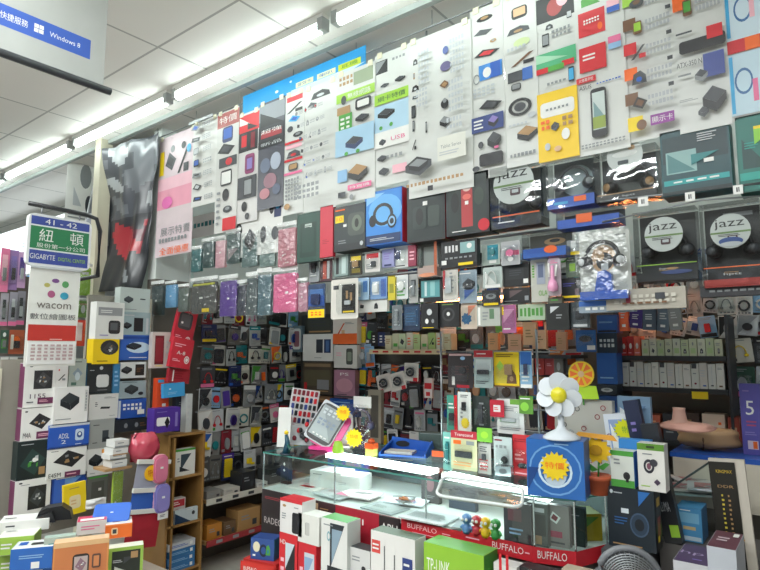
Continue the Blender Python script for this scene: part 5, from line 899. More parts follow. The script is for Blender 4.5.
# ------------------------------------------------------------------ boxes in front of the counter
b = B(); b.box(0, 0, .11, 1.06, .16, .22, mat('6a6660', .6)); tag(b.build('bench', None, (-1.58, 2.02, 0)), 'low grey bench under the boxes in front of the counter', 'bench')
def pile(rect, d, base, art, label, Y=1.99, **k):
    loc, rz, w, h = place(PY(Y), rect); z = k.pop('z', None); top = loc.z + h
    if z is not None: loc.z = z; 
    h = top - loc.z
    b = B(); yaw = k.get('yaw', 0); b.box(0, d / 2, h / 2, w, d, h, base); b.art(art, w, h, 6)
    if k.get('side'): b.box(0, d / 2, h / 2, w + .0012, d - .003, h - .003, k['side'])
    if k.get('top'): b.box(0, d / 2, h / 2, w - .003, d - .003, h + .0012, k['top'])
    o = tag(b.build('product_box', None, loc, math.radians(yaw)), label, 'box', k.get('group')); o['_t'] = top; del o['_t']; return top
lower = [((279, 534, 297, 600), .10, 'c82c34', 'r .62 .45 .5 .9 24262a;V .6 .75 .5 .3 c8d4dc;t .2 .9 .3 .05 W HD;l .2 .6 .2 .3 Q 3', 'red drive box with dark window, left of two red ones', 'c82c34'),
         ((298, 544, 316, 600), .10, 'c42a34', 'r .62 .45 .55 .9 c8d0d8;V .6 .7 .5 .3 8aa8c8;l .2 .6 .2 .3 Q 3', 'red and silver drive box, right of two red ones', 'b82430')]
tops = []
for rc, d, base, art, lb, tp in lower: tops.append(pile(rc, d, base, art, lb, z=.221, top=tp))
pile((280, 500, 302, 536), .09, 'e0dedc', 'r .5 .97 1 .1 c83038;R .72 .35 .32 .6 1e2024;e .2 .8 .16 .08 A;l .2 .5 .2 .2 G 3;l .8 .8 .3 .06 G 1', 'white box with red top and black drive picture, highest in the pile', top='c83038', z=tops[0] + .002)
pile((298, 515, 319, 549), .09, 'deded8', 'R .45 .5 .2 .45 c0c0bc;r .36 .5 .03 .4 a8a8a4', 'plain white box with pale grey drive picture beside the red topped box', side='d0d0cc', z=tops[1] + .002)
stand(262, 560, .47, .13, .10, .09, 20, '2c4c8c', 'e .25 .6 .3 .5 e0d8b8;o .55 .45 .35 .6 1c2438 .6;p .75 .5 .2 .5 C T;l .2 .2 .2 .2 W 1', 'blue box with headset pictures on the red and orange box', side='2a6c8c', top='24407c')
pc = onZ(262, 560, .47); b = B(); b.box(.0, .06, .235, .20, .16, .466, 'b8302c'); b.X = Matrix.Translation((0, -.04, 0)); b.y0 = 0; b.L = 0; b.art('r .5 .93 1 .14 c8342c;r .5 .83 .7 .08 d8a03c;r .35 .5 .6 .5 dcd8d0;t .3 .93 .4 .04 W BUFFALO', .20, .466); b.X = None
tag(b.build('product_box', None, (pc.x, pc.y, 0.001), math.radians(12)), 'red and orange carton with white panel at the foot of the counter', 'box')
pile((321, 520, 347, 600), .09, 'e0e0dc', 'V .62 .78 .55 .38 2c3238;V .62 .785 .4 .28 8aa0b0;r .55 .60 .6 .05 24282c;o .3 .86 .14 .08 8ab0b8 .6;l .3 .95 .4 .02 G 1', 'white box with green top and keyboard tablet picture before the counter', Y=1.97, z=.221, top='4a9a44', side='c8ccc8')
pile((349, 549, 370, 600), .07, 'd0d0ce', 'l .35 .9 .4 .06 G 2;e .7 .82 .2 .05 K;r .6 .68 .6 .1 2a78c0', 'small white box with blue label between two tall white boxes', z=.221, top='3c4042')
pile((371, 535, 415, 600), .08, 'e4e2de', 'r .12 .88 .2 .1 d04a44;l .12 .88 .16 .06 W 2;r .32 .6 .02 .6 D;r .55 .55 .02 .6 D;r .84 .8 .22 .1 2a3c78;l .84 .8 .16 .04 W 1', 'large white box with two black slots and a navy label under APU', z=.221, top='5c6a58')
pile((424, 549, 484, 600), .11, '8cbc34', 't .25 .85 .4 .09 W TP-LINK;e .5 .5 1.0 .4 a8cc3c;r .62 .7 .22 .12 d84c2c;V .62 .8 .24 .1 e86a3c;r .87 .7 .12 .14 c8c8b0;r .5 .1 1 .3 5c9a3c', 'lime green router box with white lettering in front of the red strip', Y=1.98, z=.221, top='6aa850', side='4a9038')
pile((494, 565, 517, 600), .06, 'd8d4d0', 'r .3 .9 .12 .3 R;r .6 .9 .12 .3 R;r .85 .85 .1 .2 W', 'white box with red bars right of the lime green router box', Y=2.0, z=.0)
pile((520, 571, 560, 600), .06, '2a2a2c', 't .5 .9 .7 .14 d0d0d0 CAMP;l .5 .7 .6 .1 G 1', 'black box with large white lettering low at the counter corner', Y=2.02, z=.0)
pile((562, 572, 590, 600), .06, 'b8a894', 'e .6 .8 .5 .2 d86a3c;l .4 .6 .5 .2 G 2', 'tan box with orange spot low right of the black lettered box', Y=2.02, z=.0)
# ------------------------------------------------------------------ packs hanging above the opening (small rows under the headphone boxes)
H = PY(2.19)
HP = [
 ((350, 253, 362, 275), '2c2a22', 'r .5 .75 .8 .2 Y;r .5 .2 .7 .2 8a7a2c', 'b .5 .5 .5 .3 A', 'black and yellow pack below the yellow badge headphone box'),
 ((365, 253, 380, 272), 'd8d4d0', 'r .5 .85 .8 .25 R;l .4 .3 .6 .3 G 3', 'b .6 .4 .3 .3 D', 'white card with a red header left of the lavender card'),
 ((382, 249, 394, 267), '9a9cc8', 'l .5 .6 .7 .4 U 3;r .5 .1 .6 .1 N', None, 'plain lavender card below the blue headset box'),
 ((393, 246, 408, 268), 'd8dcd8', 'p .35 .6 .3 .4 3a4a6c L;l .5 .1 .8 .1 D 1', 'b .35 .6 .3 .35 N', 'white card with navy gadget right of the lavender card'),
 ((408, 245, 416, 266), '8c3048', 'l .5 .5 .6 .5 Q 3', None, 'small plum red card beside the orange sided clear box'),
 ((354, 278, 369, 300), '9cb8d0', 'r .3 .5 .3 .7 W;r .75 .6 .3 .5 4a7ab8', 'b .3 .5 .3 .4 S', 'pale blue pack with white charger, second small row'),
 ((370, 277, 387, 299), '7c9cc4', 'r .35 .5 .4 .6 dfe4ea;r .8 .5 .3 .8 4a6ab0', 'b .35 .5 .34 .4 W', 'blue pack with white square right of the pale blue pack'),
 ((354, 300, 387, 312), 'd4d4d0', 'p .25 .5 .12 .5 K D;p .68 .5 .12 .5 K D', None, 'wide white card with two tiny black plugs'),
 ((388, 277, 395, 300), 'c8b834', 'r .5 .5 .6 .4 8a8a2c', None, 'narrow mustard yellow card left of the crumpled white bag'),
 ((395, 275, 408, 299), 'd8dcdc', 'l .5 .3 .7 .4 C 3', 'e .5 .55 .5 .4 W', 'shiny white pack with green lines in the second small row'),
 ((409, 274, 418, 303), 'a8a8a6', 'r .5 .7 .5 .2 D', 'b .5 .5 .4 .5 G', 'slim silver pack beside the crumpled white pack'),
 ((419, 278, 442, 302), '1e2022', 'r .5 .55 .8 .7 5c9ca0;r .3 .55 .1 .6 c8dcdc;r .6 .55 .2 .6 8cc0c0;r .12 .1 .16 .14 W', None, 'black box with teal window in the second small row'),
 ((443, 270, 458, 301), 'c8c4bc', 'l .6 .6 .3 .7 G 6;r .1 .7 .15 .6 a83038', 'b .4 .5 .4 .5 S', 'tall pale grey pack with a thin red edge'),
 ((459, 270, 477, 303), '8c9ca8', 'q .55 .55 .7 .4 2c3034;V .6 .25 .6 .3 3a5a9c;l .4 .9 .7 .06 W 1', 'b .6 .55 .4 .2 D', 'blue grey pack with dark square device picture'),
 ((392, 305, 402, 330), '6a7074', 'l .5 .5 .5 .7 S 6', 'b .5 .5 .3 .5 G', 'slim grey pack left of the dark blue box'),
 ((403, 304, 420, 331), '1c2c44', 'r .5 .55 .8 .7 2a4a6c;l .5 .5 .6 .4 3c6a90 4', None, 'dark blue box at the left of the black fan boxes'),
 ((421, 303, 438, 329), '18191b', 'e .5 .65 .3 .25 S;e .35 .3 .2 .2 W;e .7 .3 .16 .16 G;l .5 .05 .8 .06 Y 1', None, 'black box with white dots left of the black fan box'),
 ((438, 302, 459, 327), '1a1a1c', 'o .5 .5 .6 .55 3c3c3e .7;e .5 .52 .16 .16 W;l .5 .9 .6 .08 6a8a3c 1', None, 'black box with round fan grille'),
 ((461, 303, 477, 329), 'c8b8a8', 's .35 .4 .7 .5 1c5a84 8;V .7 .7 .5 .4 c87c60', None, 'white card with blue splash left of the pale board'),
 ((482, 244, 500, 265), 'aab8b0', 'r .6 .6 .6 .7 1c8a9c;e .6 .6 .2 .2 W;r .6 .15 .4 .14 W', 'e .6 .6 .3 .3 T', 'card with teal square below the round label headphone pack'),
 ((501, 241, 520, 265), 'a8aaac', 'e .5 .45 .7 .6 8a8c90;r .6 .5 .7 .2 b8486c;e .5 .25 .3 .2 W', 'e .5 .5 .4 .3 P', 'grey arched card with a pink band beside the teal square card'),
 ((483, 267, 502, 288), 'b8c4c0', 'v .4 .5 .6 .6 W;r .5 .1 .8 .16 W', 'u .5 .5 .5 .6 W', 'glossy pale pack with white cable left of the black window box'),
 ((503, 264, 529, 286), '191b1c', 'r .45 .55 .7 .5 26282a;l .5 .6 .5 .3 D 3;r .88 .2 .18 .2 W', None, 'black flat box with a white corner tag'),
 ((503, 288, 530, 303), '1c1c1e', 'V .5 .6 .5 .5 5a4a4c;l .3 .15 .5 .1 G 1;r .88 .3 .14 .3 G', None, 'black box with grey diagonal stripes under the white tag box'),
 ((482, 290, 500, 306), '222326', 'p .5 .6 .6 .5 G D;r .5 .12 .8 .14 Y', None, 'black box with a yellow line left of the striped box'),
 ((531, 258, 548, 302), 'b8b8ae', 'g .15 .7 .2 .3 5a9a3c 1 5;r .6 .65 .5 .5 9aa0b0;r .6 .7 .3 .3 5a6480;t .7 .2 .5 .12 5a9c2c OLA', None, 'tall white pack with green lettering left of the pink figurine'),
 ((561, 278, 581, 300), '1d1e22', 'l .4 .7 .6 .2 4a4a90 2;r .5 .15 .9 .1 Y;r .8 .35 .2 .3 6a5a60', None, 'black box with a yellow bar right of the pink figurine'),
 ((566, 258, 580, 277), '6a7868', 'r .5 .5 .5 .5 a8bca8;l .5 .9 .8 .1 W 1', 'b .5 .5 .4 .4 H', 'grey green bagged pack above the yellow bar box'),
 ((548, 297, 562, 303), '5a5a4c', 'l .5 .5 .6 .5 C 1', None, 'thin olive pack edge under the pink figurine'),
 ((477, 306, 500, 326), 'b0b4ac', 'r .1 .5 .1 .9 W;r .65 .6 .2 .5 5a7a5c;l .4 .5 .3 .5 G 3', None, 'pale board with a thin green bar in the third small row'),
 ((502, 305, 516, 333), '9c5a84', 'V .5 .6 .8 .5 c890b0;l .5 .15 .8 .1 W 1;r .08 .8 .12 .3 Y', None, 'pink purple box leaning left of the green blade card'),
 ((518, 304, 545, 320), 'a8b8a0', 'g .5 .5 .9 .8 4a8a3c 6 1', None, 'pale card with a row of green blades'),
 ((546, 303, 569, 330), '1a1c1b', 'V .4 .75 .4 .25 S;l .6 .5 .3 .2 G 2', None, 'black box with white corner stroke left of the blue boxes'),
 ((567, 240, 580, 255), '9ca0a0', 'r .5 .7 .4 .5 W;r .6 .12 .8 .22 Y', None, 'grey pack with white bottle and yellow foot by the headphone card'),
 ((570, 302, 590, 328), '3c4448', 'e .5 .6 .4 .4 G;r .5 .1 .7 .1 S', 'b .5 .5 .4 .3 K', 'dark slate pack under the headphone card'),
 ((309, 256, 319, 282), '9aa0a2', 'r .5 .7 .7 .2 D;l .5 .3 .7 .2 W 2', 'b .5 .5 .4 .3 D', 'small grey pack below the green boxed tablet case'),
 ((320, 259, 332, 281), '4a3034', 'r .4 .5 .3 .8 c05848;r .7 .5 .2 .8 S', None, 'dark pack with red stripe below the red case'),
 ((334, 255, 348, 276), '8ca09c', 'r .25 .5 .2 .8 2a2c2e;r .7 .5 .3 .8 c4d8d4', None, 'pale green grey pack below the black headphone box'),
]
for i, (rc, c, a, pr, lb) in enumerate(HP):
    pl = H.off(.012 * (i % 4))
    if pr or i % 3 == 0: blister(pl, rc, c, a, pr, lb, cat='package', name='hanging_pack', group='packs hanging above the opening', dome=(.5, .5, .8, .66), dd=.012)
    else: carton(pl, rc, .02, c, a, lb, cat='package', name='hanging_pack', group='packs hanging above the opening')
clear_pack((417, 235, 437, 277), .04, 'clear box with an orange side and grey window under the black headset box', '4a504e', 'r .5 .5 .7 .5 9aa09c;r .5 .2 .8 .2 d0b8ac', None, 'r .92 .5 .14 .95 c86a44;e .5 .05 .8 .1 d89070', pl=H, name='clear_pack', cat='package', floorc='c8b0a8', fh=.22)
carton(H.off(-.01), (441, 240, 477, 267), .03, '1a1c1e', 'g .3 .7 .4 .4 d8d8d8 4 1;r .75 .7 .4 .4 8ab0b0;e .8 .75 .14 .2 W;g .5 .35 .8 .1 G 6 1;r .7 .1 .4 .1 Y;r .1 .2 .14 .16 W', 'black box with four white figures and a yellow bar below the red figure box', cat='package', name='product_box')
# pink figurine pack
t0, rz, w, h = place(H.off(-.02), (548, 258, 561, 296)); t = thing('figurine_pack', t0, 0, 'clear pack holding a pink and white gadget beside the green lettered pack', 'package')
b = B(); b.rslab(0, h / 2, w, h, 0, .003, .01, 'b0a4ac'); b.art('l .5 .9 .6 .1 P 2', w, h); b.build('card', t)
b = B(); b.lathe([(0, 0), (w * .36, .004), (w * .4, .02), (w * .3, .04), (w * .15, .05), (w * .12, .10), (0, .105)], mat('e8a0c4', .25, coat=.6), 14, (0, -.02, h * .1)); b.tube([(-.012, -.02, h * .5), (-.014, -.02, h * .85)], .004, 'W', 6); b.tube([(.012, -.02, h * .5), (.018, -.02, h * .8)], .004, 'W', 6); b.build('gadget', t)
# rails these packs hang from
for nm, (xa, xb, py) in {'upper': (305, 580, 244), 'middle': (305, 580, 269), 'lower': (392, 592, 304)}.items():
    a, c = PY(2.24).at(xa, py), PY(2.24).at(xb, py); z = PY(2.24).at((xa + xb) / 2, py).z
    b = B(); b.tube([(a.x, 2.245, z), (c.x, 2.245, z)], .006, STEEL, 8); tag(b.build('hanging_rail'), '%s steel rail behind the small packs above the opening' % nm, 'rail')

# ------------------------------------------------------------------ dense hanging goods: every pack its own object
ORD = ['first', 'second', 'third', 'fourth', 'fifth', 'sixth', 'seventh', 'eighth', 'ninth', 'tenth', 'eleventh', 'twelfth', 'thirteenth', 'fourteenth', 'fifteenth', 'sixteenth']
KIND = [('cable coil', 'o .5 .4 .6 .4 %s .012'), ('gadget', 'e .5 .42 .5 .36 %s .016'), ('plug', 'b .5 .45 .34 .4 %s .016'), ('earphones', 'u .5 .5 .5 .4 %s .008;e .25 .3 .18 .14 %s .012;e .75 .3 .18 .14 %s .012'),
        ('mouse', 'e .5 .42 .4 .5 %s .02'), ('adapter', 'b .4 .5 .4 .26 %s .014;b .7 .35 .3 .1 %s .01'), ('case', 'b .5 .46 .66 .7 %s .01')]
BASE = ['c8c8c4', 'b0b2b0', '8c8e8c', '5a5c5c', '303234', 'd4d0c8', 'a8aca4', '706e68', 'W', 'W', 'S', 'S', 'G', 'G', 'D', 'K', 'I', 'L', 'A', 'T', 'M', 'N']; ACC = 'KDSWKDGRBTOYPVKDWKDC'
def zone(pl, t0, t1, ztop, rows, wr, phrase, group, seed, hr=1.0, base=BASE, acc=ACC, rail=True, tilt=7):
    rg = random.Random(seed); z = ztop
    for ri, rh in enumerate(rows):
        t = t0; k = 0
        if rail:
            a = pl.n * (pl.d + .035) + pl.t * t0; c = pl.n * (pl.d + .035) + pl.t * t1; b = B()
            b.tube([(a.x, a.y, z - .012), (c.x, c.y, z - .012)], .005, STEEL, 6); tag(b.build('hanging_rail'), 'steel rail above the %s row, %s' % (ORD[ri], phrase), 'rail')
        while t < t1 - wr[0] * .6:
            w = rg.uniform(*wr); h = rh * hr * rg.uniform(.85, 1.06); c = rg.choice(base); a = rg.choice(acc)
            while a == c: a = rg.choice(acc)
            WORD.update({'c8c8c4': 'light grey', 'b0b2b0': 'pale grey', '8c8e8c': 'mid grey', '5a5c5c': 'dark grey', '303234': 'near black', 'd4d0c8': 'off white', 'a8aca4': 'green grey', '706e68': 'brown grey'})
            kn, ks = rg.choice(KIND); lab = '%s card, %s %s, %s from left, %s row, %s' % (WORD[c], WORD[a], kn, ORD[min(k, 15)], ORD[ri], phrase)
            hd = rg.choice(acc); art = ['r .5 .9 1 .2 %s;l .5 .9 .7 .08 W 1;l .5 .1 .7 .08 G 1' % hd, 'r .5 .5 .94 .96 %s;l .5 .92 .7 .06 G 1;r .2 .12 .3 .12 %s' % (c, hd),
                   'l .5 .88 .8 .12 G 2;r .5 .12 .9 .16 %s' % hd, 'V .5 .5 .9 .9 %s;l .4 .1 .6 .06 W 1' % hd, 'r .5 .8 .8 .08 %s;g .5 .1 .8 .1 G 4 1' % hd][rg.randrange(5)]
            blister(pl.off((k % 2) * .022 - (ri % 2) * .01), (None, t + w / 2, z - h, w * 1.03, h), c, art, ks.replace('%s', a), lab, cat='package', name=kn.replace(' ', '_') + '_pack', group=group, rl=rg.uniform(-tilt, tilt), dome=(.5, .45, .8, .62) if rg.random() < .6 else None, dd=.02)
            t += w; k += 1
        z -= rh
LW = PX(-3.60)
zone(LW, 2.50, 3.50, 1.84, (.15, .15, .155, .155, .16, .16, .17, .18), (.085, .13), 'left inner wall', 'packs on the left inner wall', 21)
BW = PY(3.44)
zone(BW, -3.00, -2.72, 2.06, (.17, .17, .17, .17, .17, .16, .16), (.08, .11), 'beside boxed phones', 'packs right of the boxed phones', 5)
zone(BW, -2.15, -1.16, 2.16, (.16, .16, .16, .17, .17, .17, .16, .16), (.085, .13), 'back wall centre', 'packs on the back wall centre', 33, acc='KDSWRBTCOFAX')
zone(BW, -.98, -.10, 2.04, (.12, .12, .12, .11), (.06, .09), 'silver packs over shelves', 'silver packs above the right shelves', 44, base='SSWGSWDSWLS', acc='KDSWGGRB', tilt=14)
zone(BW, -.42, -.10, 1.56, (.14, .15, .15), (.08, .11), 'right back wall end', 'packs at the right end of the back wall', 52, base='DGSWMDEI')
# white cartons with phones, back wall left corner
BX = PY(3.40)
LB = [((303, 334, 333, 361), 'e2e2de', 'r .56 .55 .22 .5 2c323c;r .82 .55 .22 .5 24365c;r .82 .55 .1 .4 4a6a9c;l .6 .12 .4 .04 G 1', 'white box with two dark phones in the back left corner', .06),
      ((303, 362, 332, 394), '4c4238', 'r .5 .9 .9 .1 8a7458;r .5 .5 .9 .5 5a5440;r .7 .3 .4 .3 8a8c90;l .5 .1 .8 .06 A 1;r .1 .2 .1 .3 R', 'brown picture box under the two phones box', .06),
      ((333, 318, 357, 344), 'dcd4cc', 'r .5 .2 1 .4 e86a30;p .35 .6 .3 .4 c85030 F;l .7 .8 .4 .1 G 2', 'white and orange box above the grey phone box', .06),
      ((334, 345, 357, 368), 'dcdad4', 'R .68 .5 .28 .7 4c5048;R .68 .5 .18 .4 8a9484;l .3 .6 .4 .2 Q 2', 'white box with grey green phone under the orange box', .06),
      ((334, 370, 355, 398), 'a8788c', 'e .5 .45 .8 .5 c894a4;t .5 .85 .4 .1 W PS;l .5 .12 .7 .06 D 1;r .5 .05 1 .06 D', 'dusky pink box beneath the grey phone box', .05),
      ((289, 326, 302, 352), '5c707a', 'R .6 .5 .6 .8 c8ccc8;R .6 .5 .4 .6 8a5a64', 'teal grey pack with a boxed plum phone in the corner', .03),
      ((330, 399, 356, 416), '1f4a94', 'e .5 .5 .3 .4 6a9ad0;l .5 .8 .7 .1 L 1', 'deep blue flat box below the dusky pink box', .06),
      ((306, 396, 330, 402), '7a5a40', 'l .5 .5 .8 .4 A 1', 'narrow tan box edge under the brown picture box', .05),
      ((308, 318, 332, 333), '3c403c', 'l .5 .6 .8 .4 D 2;r .5 .1 .9 .1 A', 'dark flat box above the two phones box', .05)]
for i, (rc, c, a, lb, d) in enumerate(LB): carton(BX.off(.006 * (i % 2)), rc, d, c, a, lb)
t = thing('wall_rack', (-3.27, 3.50, .8), 0, 'dark back rack carrying the white phone boxes in the corner', 'rack')
B().box(0, .0, .45, .62, .03, 1.1, mat('3a3c3a')).build('back_board', t)
# shelf with red price strip
x0, x1 = PY(3.25).at(370, 348).x, PY(3.25).at(446, 352).x; zs = PY(3.25).at(408, 350).z
t = thing('wall_shelf', ((x0 + x1) / 2, 3.25, zs), 0, 'wall shelf with cream and red price strip, centre left of the back wall', 'shelf')
b = B(); b.box(0, .14, -.01, x1 - x0, .29, .02, 'D'); b.build('shelf_board', t)
b = B(); b.box(0, -.006, -.012, x1 - x0, .008, .034, 'd8c8a0'); b.y0 = .0105; b.L = 0
for i in range(7): b.box(-(x1 - x0) / 2 + .06 + i * .09, -.0115, -.012, .05, .002, .012, 'R')
b.build('price_strip', t)
rg = random.Random(14)
for i in range(9):
    w = .058; b = B(); h = .10 + .02 * rg.random(); c = ['d8d0b0', 'd0ccac', 'c8d4b0', 'dcd4c0', 'b8cc90', 'd4c8a8', 'a8c078', 'd8d4c4', 'c8c0a0'][i]
    b.box(0, .04, h / 2, w - .004, .08, h, c); b.art(['l .5 .6 .7 .4 A 3', 'r .5 .3 .6 .2 C', 'p .5 .5 .6 .4 K', 'l .5 .5 .6 .5 O 3'][i % 4], w, h, i)
    tag(b.build('small_carton', None, (x0 + .15 + i * (w + .003), 3.27 + .004 * (i % 2), zs + .001)), '%s small carton, %s from left on the price strip shelf' % (['cream', 'pale cream', 'green tinted cream', 'light cream', 'light green', 'sand', 'mid green', 'off white', 'khaki cream'][i], ORD[i]), 'box', 'small cartons on the price strip shelf')
for i, (px, c) in enumerate(((375, 'K'), (382, 'N'), (387, 'D'))):
    carton(PY(3.28), (px - 4, 332, px + 3, 346), .04, c, 'l .5 .5 .5 .6 W 3', '%s small box at the left end of the price strip shelf' % WORD[c], name='small_carton')
# round earphone cards below the shelf
for i, (x, y, rl) in enumerate(((386, 383, -14), (400, 381, -14), (411, 372, 2))):
    blister(PY(3.1 - .02 * i), (x - 7, y - 9, x + 7, y + 9), 'dcd4cc', 'e .5 .5 .7 .6 c8c0b8;r %s .1 .3 .2 R' % (.8 if i else .2), 'o .5 .5 .5 .42 K .02;e .5 .5 .2 .2 D .02', 'white card with round black coil, %s of three under the price strip shelf' % ['left', 'middle', 'right'][i], cat='package', name='coil_card', dome=(.5, .5, .8, .7), rl=rl)
b = B(); b.tube([tuple(PY(3.12).at(378, 371)), tuple(PY(3.12).at(420, 362))], .004, STEEL, 6); tag(b.build('hanging_rail'), 'short rail carrying the three round coil cards', 'rail')
carton(PY(3.15), (424, 378, 432, 398), .02, 'd8ccc8', 'r .5 .6 .9 .3 R;r .5 .2 .5 .2 R', 'white card with red bands right of the coil cards', cat='package', name='hanging_pack')
zone(BW, -2.72, -2.16, 2.10, (.16, .16, .13), (.08, .11), 'above price strip shelf', 'packs above the price strip shelf', 71)
zone(BW, -2.78, -2.18, 1.40, (.14, .17, .16, .16, .16), (.075, .11), 'under price strip shelf', 'packs under the price strip shelf', 61, base='KDGKDSWGM')
carton(PY(3.0), (368, 390, 381, 443), .03, '8a8272', 'r .5 .5 .6 .8 4a463e', 'tall olive framed panel left of the coil cards', cat='panel', name='frame_panel')
# right shelf unit
SY = 3.20
def rx(px, py=370): return PY(SY).at(px, py).x
xa, xb = rx(619), rx(727); z1, z2 = PY(SY).at(672, 356).z, PY(SY).at(672, 388).z; z3 = z2 - .26
t = thing('shelf_unit', ((xa + xb) / 2, SY, 0), 0, 'dark shelf unit holding white cartons on the right back wall', 'shelf'); W = xb - xa
for z in (z1, z2, z3): b = B(); b.box(0, .12, z - .012, W, .24, .024, mat('2e3033', .5)); b.build('shelf_board', t)
for e in (-1, 1): b = B(); b.box(e * (W / 2 + .008), .12, z1 / 2 + .1, .012, .24, z1 + .2, mat('3a3c40', .5)); b.build('upright', t)
rg = random.Random(17)
def row(n, xs, xe, z, hh, cols, label, group, arts, y=SY + .008):
    w = (xe - xs) / n
    for i in range(n):
        h = hh * rg.uniform(.94, 1.03); c = cols[i % len(cols)]; b = B(); b.box(0, .05, h / 2, w - .003, .1, h, c); b.art(arts[i % len(arts)], w, h, i)
        tag(b.build('small_carton', None, (xs + w * (i + .5), y + .003 * (i % 2), z + .0005)), label % (ORD[i],), 'box', group)
row(13, xa + .012, xb - .012, z2, .125, ['dcdad2', 'd4d4cc', 'd0ccc4', 'd8d8d0'], 'white narrow carton, %s from left on the middle right shelf', 'white cartons on the middle right shelf',
    ['l .5 .8 .6 .1 G 2;r .5 .12 .4 .06 X', 'r .4 .9 .6 .2 D;e .5 .2 .3 .08 M;l .5 .6 .5 .1 G 1', 'l .5 .6 .7 .3 S 3;r .6 .12 .4 .05 B', 'r .5 .5 .06 .8 S;r .5 .14 .3 .05 D'])
row(3, xa + .012, xa + .11, z1, .10, ['c03430', 'b82c2c', 'd86a50'], 'red small carton, %s from left on the upper right shelf', 'red cartons on the upper right shelf', ['e .5 .5 .4 .3 W;l .5 .15 .7 .1 Q 1'])
row(10, xa + .115, xb - .012, z1, .085, ['c8ccb0', 'd0d4c0', 'bcc8a4'], 'pale green white carton, %s from left on the upper right shelf', 'pale cartons on the upper right shelf', ['r .5 .3 .6 .3 b0c890;e .5 .7 .2 .2 G', 'l .5 .7 .6 .2 G 2;p .5 .3 .4 .3 D'])
LOW = [('e8dcd8', 'g .5 .6 .8 .4 R 4 2', 'white box with rows of red dots', .10, .10), ('c06048', 'l .5 .6 .7 .4 F 3', 'rust red box', .06, .12), ('3a3c42', 'l .5 .5 .6 .5 G 4', 'dark grey box', .07, .13), ('4a3a34', 'r .3 .2 .3 .2 S;l .5 .7 .6 .2 A 2', 'dark brown box', .09, .14), ('e0c8b0', 'e .35 .5 .3 .3 D;r .35 .2 .2 .3 R;l .8 .5 .2 .6 O 3', 'beige box with red and black picture', .10, .14), ('a84838', 'r .5 .5 .5 .3 F', 'brick red box', .05, .13)]
x = xa + .02
for c, a, lb, w, h in LOW:
    b = B(); b.box(0, .05, h / 2, w - .004, .1, h, c); b.art(a, w, h, 3); tag(b.build('small_carton', None, (x + w / 2, SY + .01, z3 + .001)), lb + ' on the lower right shelf', 'box'); x += w + .008
b = B(); b.box(0, 0, .0, .07, .004, .035, 'Y'); tag(b.build('price_tag', None, (xb - .12, SY - .006, z2 - .03)), 'bright yellow price tag on the middle right shelf edge', 'price tag')
# purple and dark packs leaning above the red cartons
for i, (rc, c, lb, rl) in enumerate((((628, 309, 641, 328), '3c2a78', 'deep purple box tilted above the red cartons', 8), ((642, 308, 655, 330), '4a5868', 'slate blue pack right of the deep purple box', 3), ((656, 306, 668, 331), '5c6c7c', 'blue grey pack with small white card above the pale cartons', 5), ((619, 304, 628, 331), 'e8683c', 'orange red pack lit by the warm lamp', 0), ((669, 305, 682, 330), '8a8c8c', 'silver grey clear pack left of the silver packs', -3))):
    carton(PY(3.16 - .02 * (i % 2)), rc, .03, c, 'l .5 .6 .6 .3 S 3;r .5 .2 .4 .1 W', lb, cat='package', name='tilted_pack', rl=rl)
# blue column of boxes
for i, (y0_, y1_, c, a) in enumerate(((315, 333, '1e4c8c', 'l .5 .6 .8 .1 L 2;r .5 .1 .9 .1 K'), (333, 353, '1c2c3c', 'g .5 .5 .8 .5 S 4 2'), (353, 384, '1f57a0', 'l .5 .2 .7 .1 L 1'), (385, 395, '26303a', 'p .5 .5 .6 .6 S'), (396, 424, '1c4c90', 'l .5 .7 .7 .1 L 1'))):
    carton(PY(3.1), (597, y0_, 617, y1_), .1, c, a, '%s box, %s from top in the blue column' % (['blue', 'dark', 'plain blue', 'thin black', 'deep blue'][i], ORD[i]), group='boxes in the blue column')
t0 = PY(3.1).at(607, 424.6); b = B(); b.box(0, .04, t0.z / 2, .10, .07, t0.z, mat('3a3c40')); tag(b.build('pedestal', None, (t0.x, 3.1, 0)), 'dark pedestal under the column of blue boxes', 'pedestal')
blister(PY(3.0), (576, 330, 596, 352), '2a5c9c', 'r .5 .5 .9 .9 2c66a8;r .75 .2 .4 .2 W', 'e .5 .6 .6 .3 D', 'blue blister pack with dark gadget left of the blue column', cat='package', dome=(.5, .55, .8, .6))
# warm lamps under the shelves
def warm(x0, x1, y, z, label):
    t = thing('shelf_lamp', ((x0 + x1) / 2, y, z), 0, label, 'lamp'); b = B(); b.box(0, 0, .008, x1 - x0, .05, .016, 'S'); b.build('housing', t)
    b = B(); b.tube([(-(x1 - x0) / 2 + .02, 0, -.008), ((x1 - x0) / 2 - .02, 0, -.008)], .009, emit('ff9a58', WARM * 8), 8); b.build('warm_tube', t)
warm(-2.1, -1.25, 3.28, 1.84, 'warm orange shelf lamp over the centre of the back wall')
warm(-.95, -.64, 3.28, 1.795, 'warm orange shelf lamp over the pale cartons on the right')
for i, (rc, c, lb) in enumerate((((523, 322, 536, 345), 'e8b890', 'peach carton hanging in warm light, left'), ((532, 330, 546, 349), 'f0c098', 'peach carton hanging in warm light, centre, lower'), ((488, 333, 498, 350), 'd8a070', 'tan carton in warm light behind the pink purple box'), ((508, 334, 521, 352), 'dca888', 'rosy carton in warm light above the yellow card'), ((556, 332, 566, 350), 'c89878', 'brown pink carton in warm light near the blue blister'))):  # warm light is put into these cartons' peach and tan colours
    carton(PY(3.2 + .02 * (i % 3)), rc, .03, c, 'l .5 .5 .6 .4 A 3', lb, cat='package', name='hanging_pack')
x0, x1 = PY(3.2).at(533, 354).x, PY(3.2).at(572, 354).x; zs = PY(3.2).at(552, 355).z
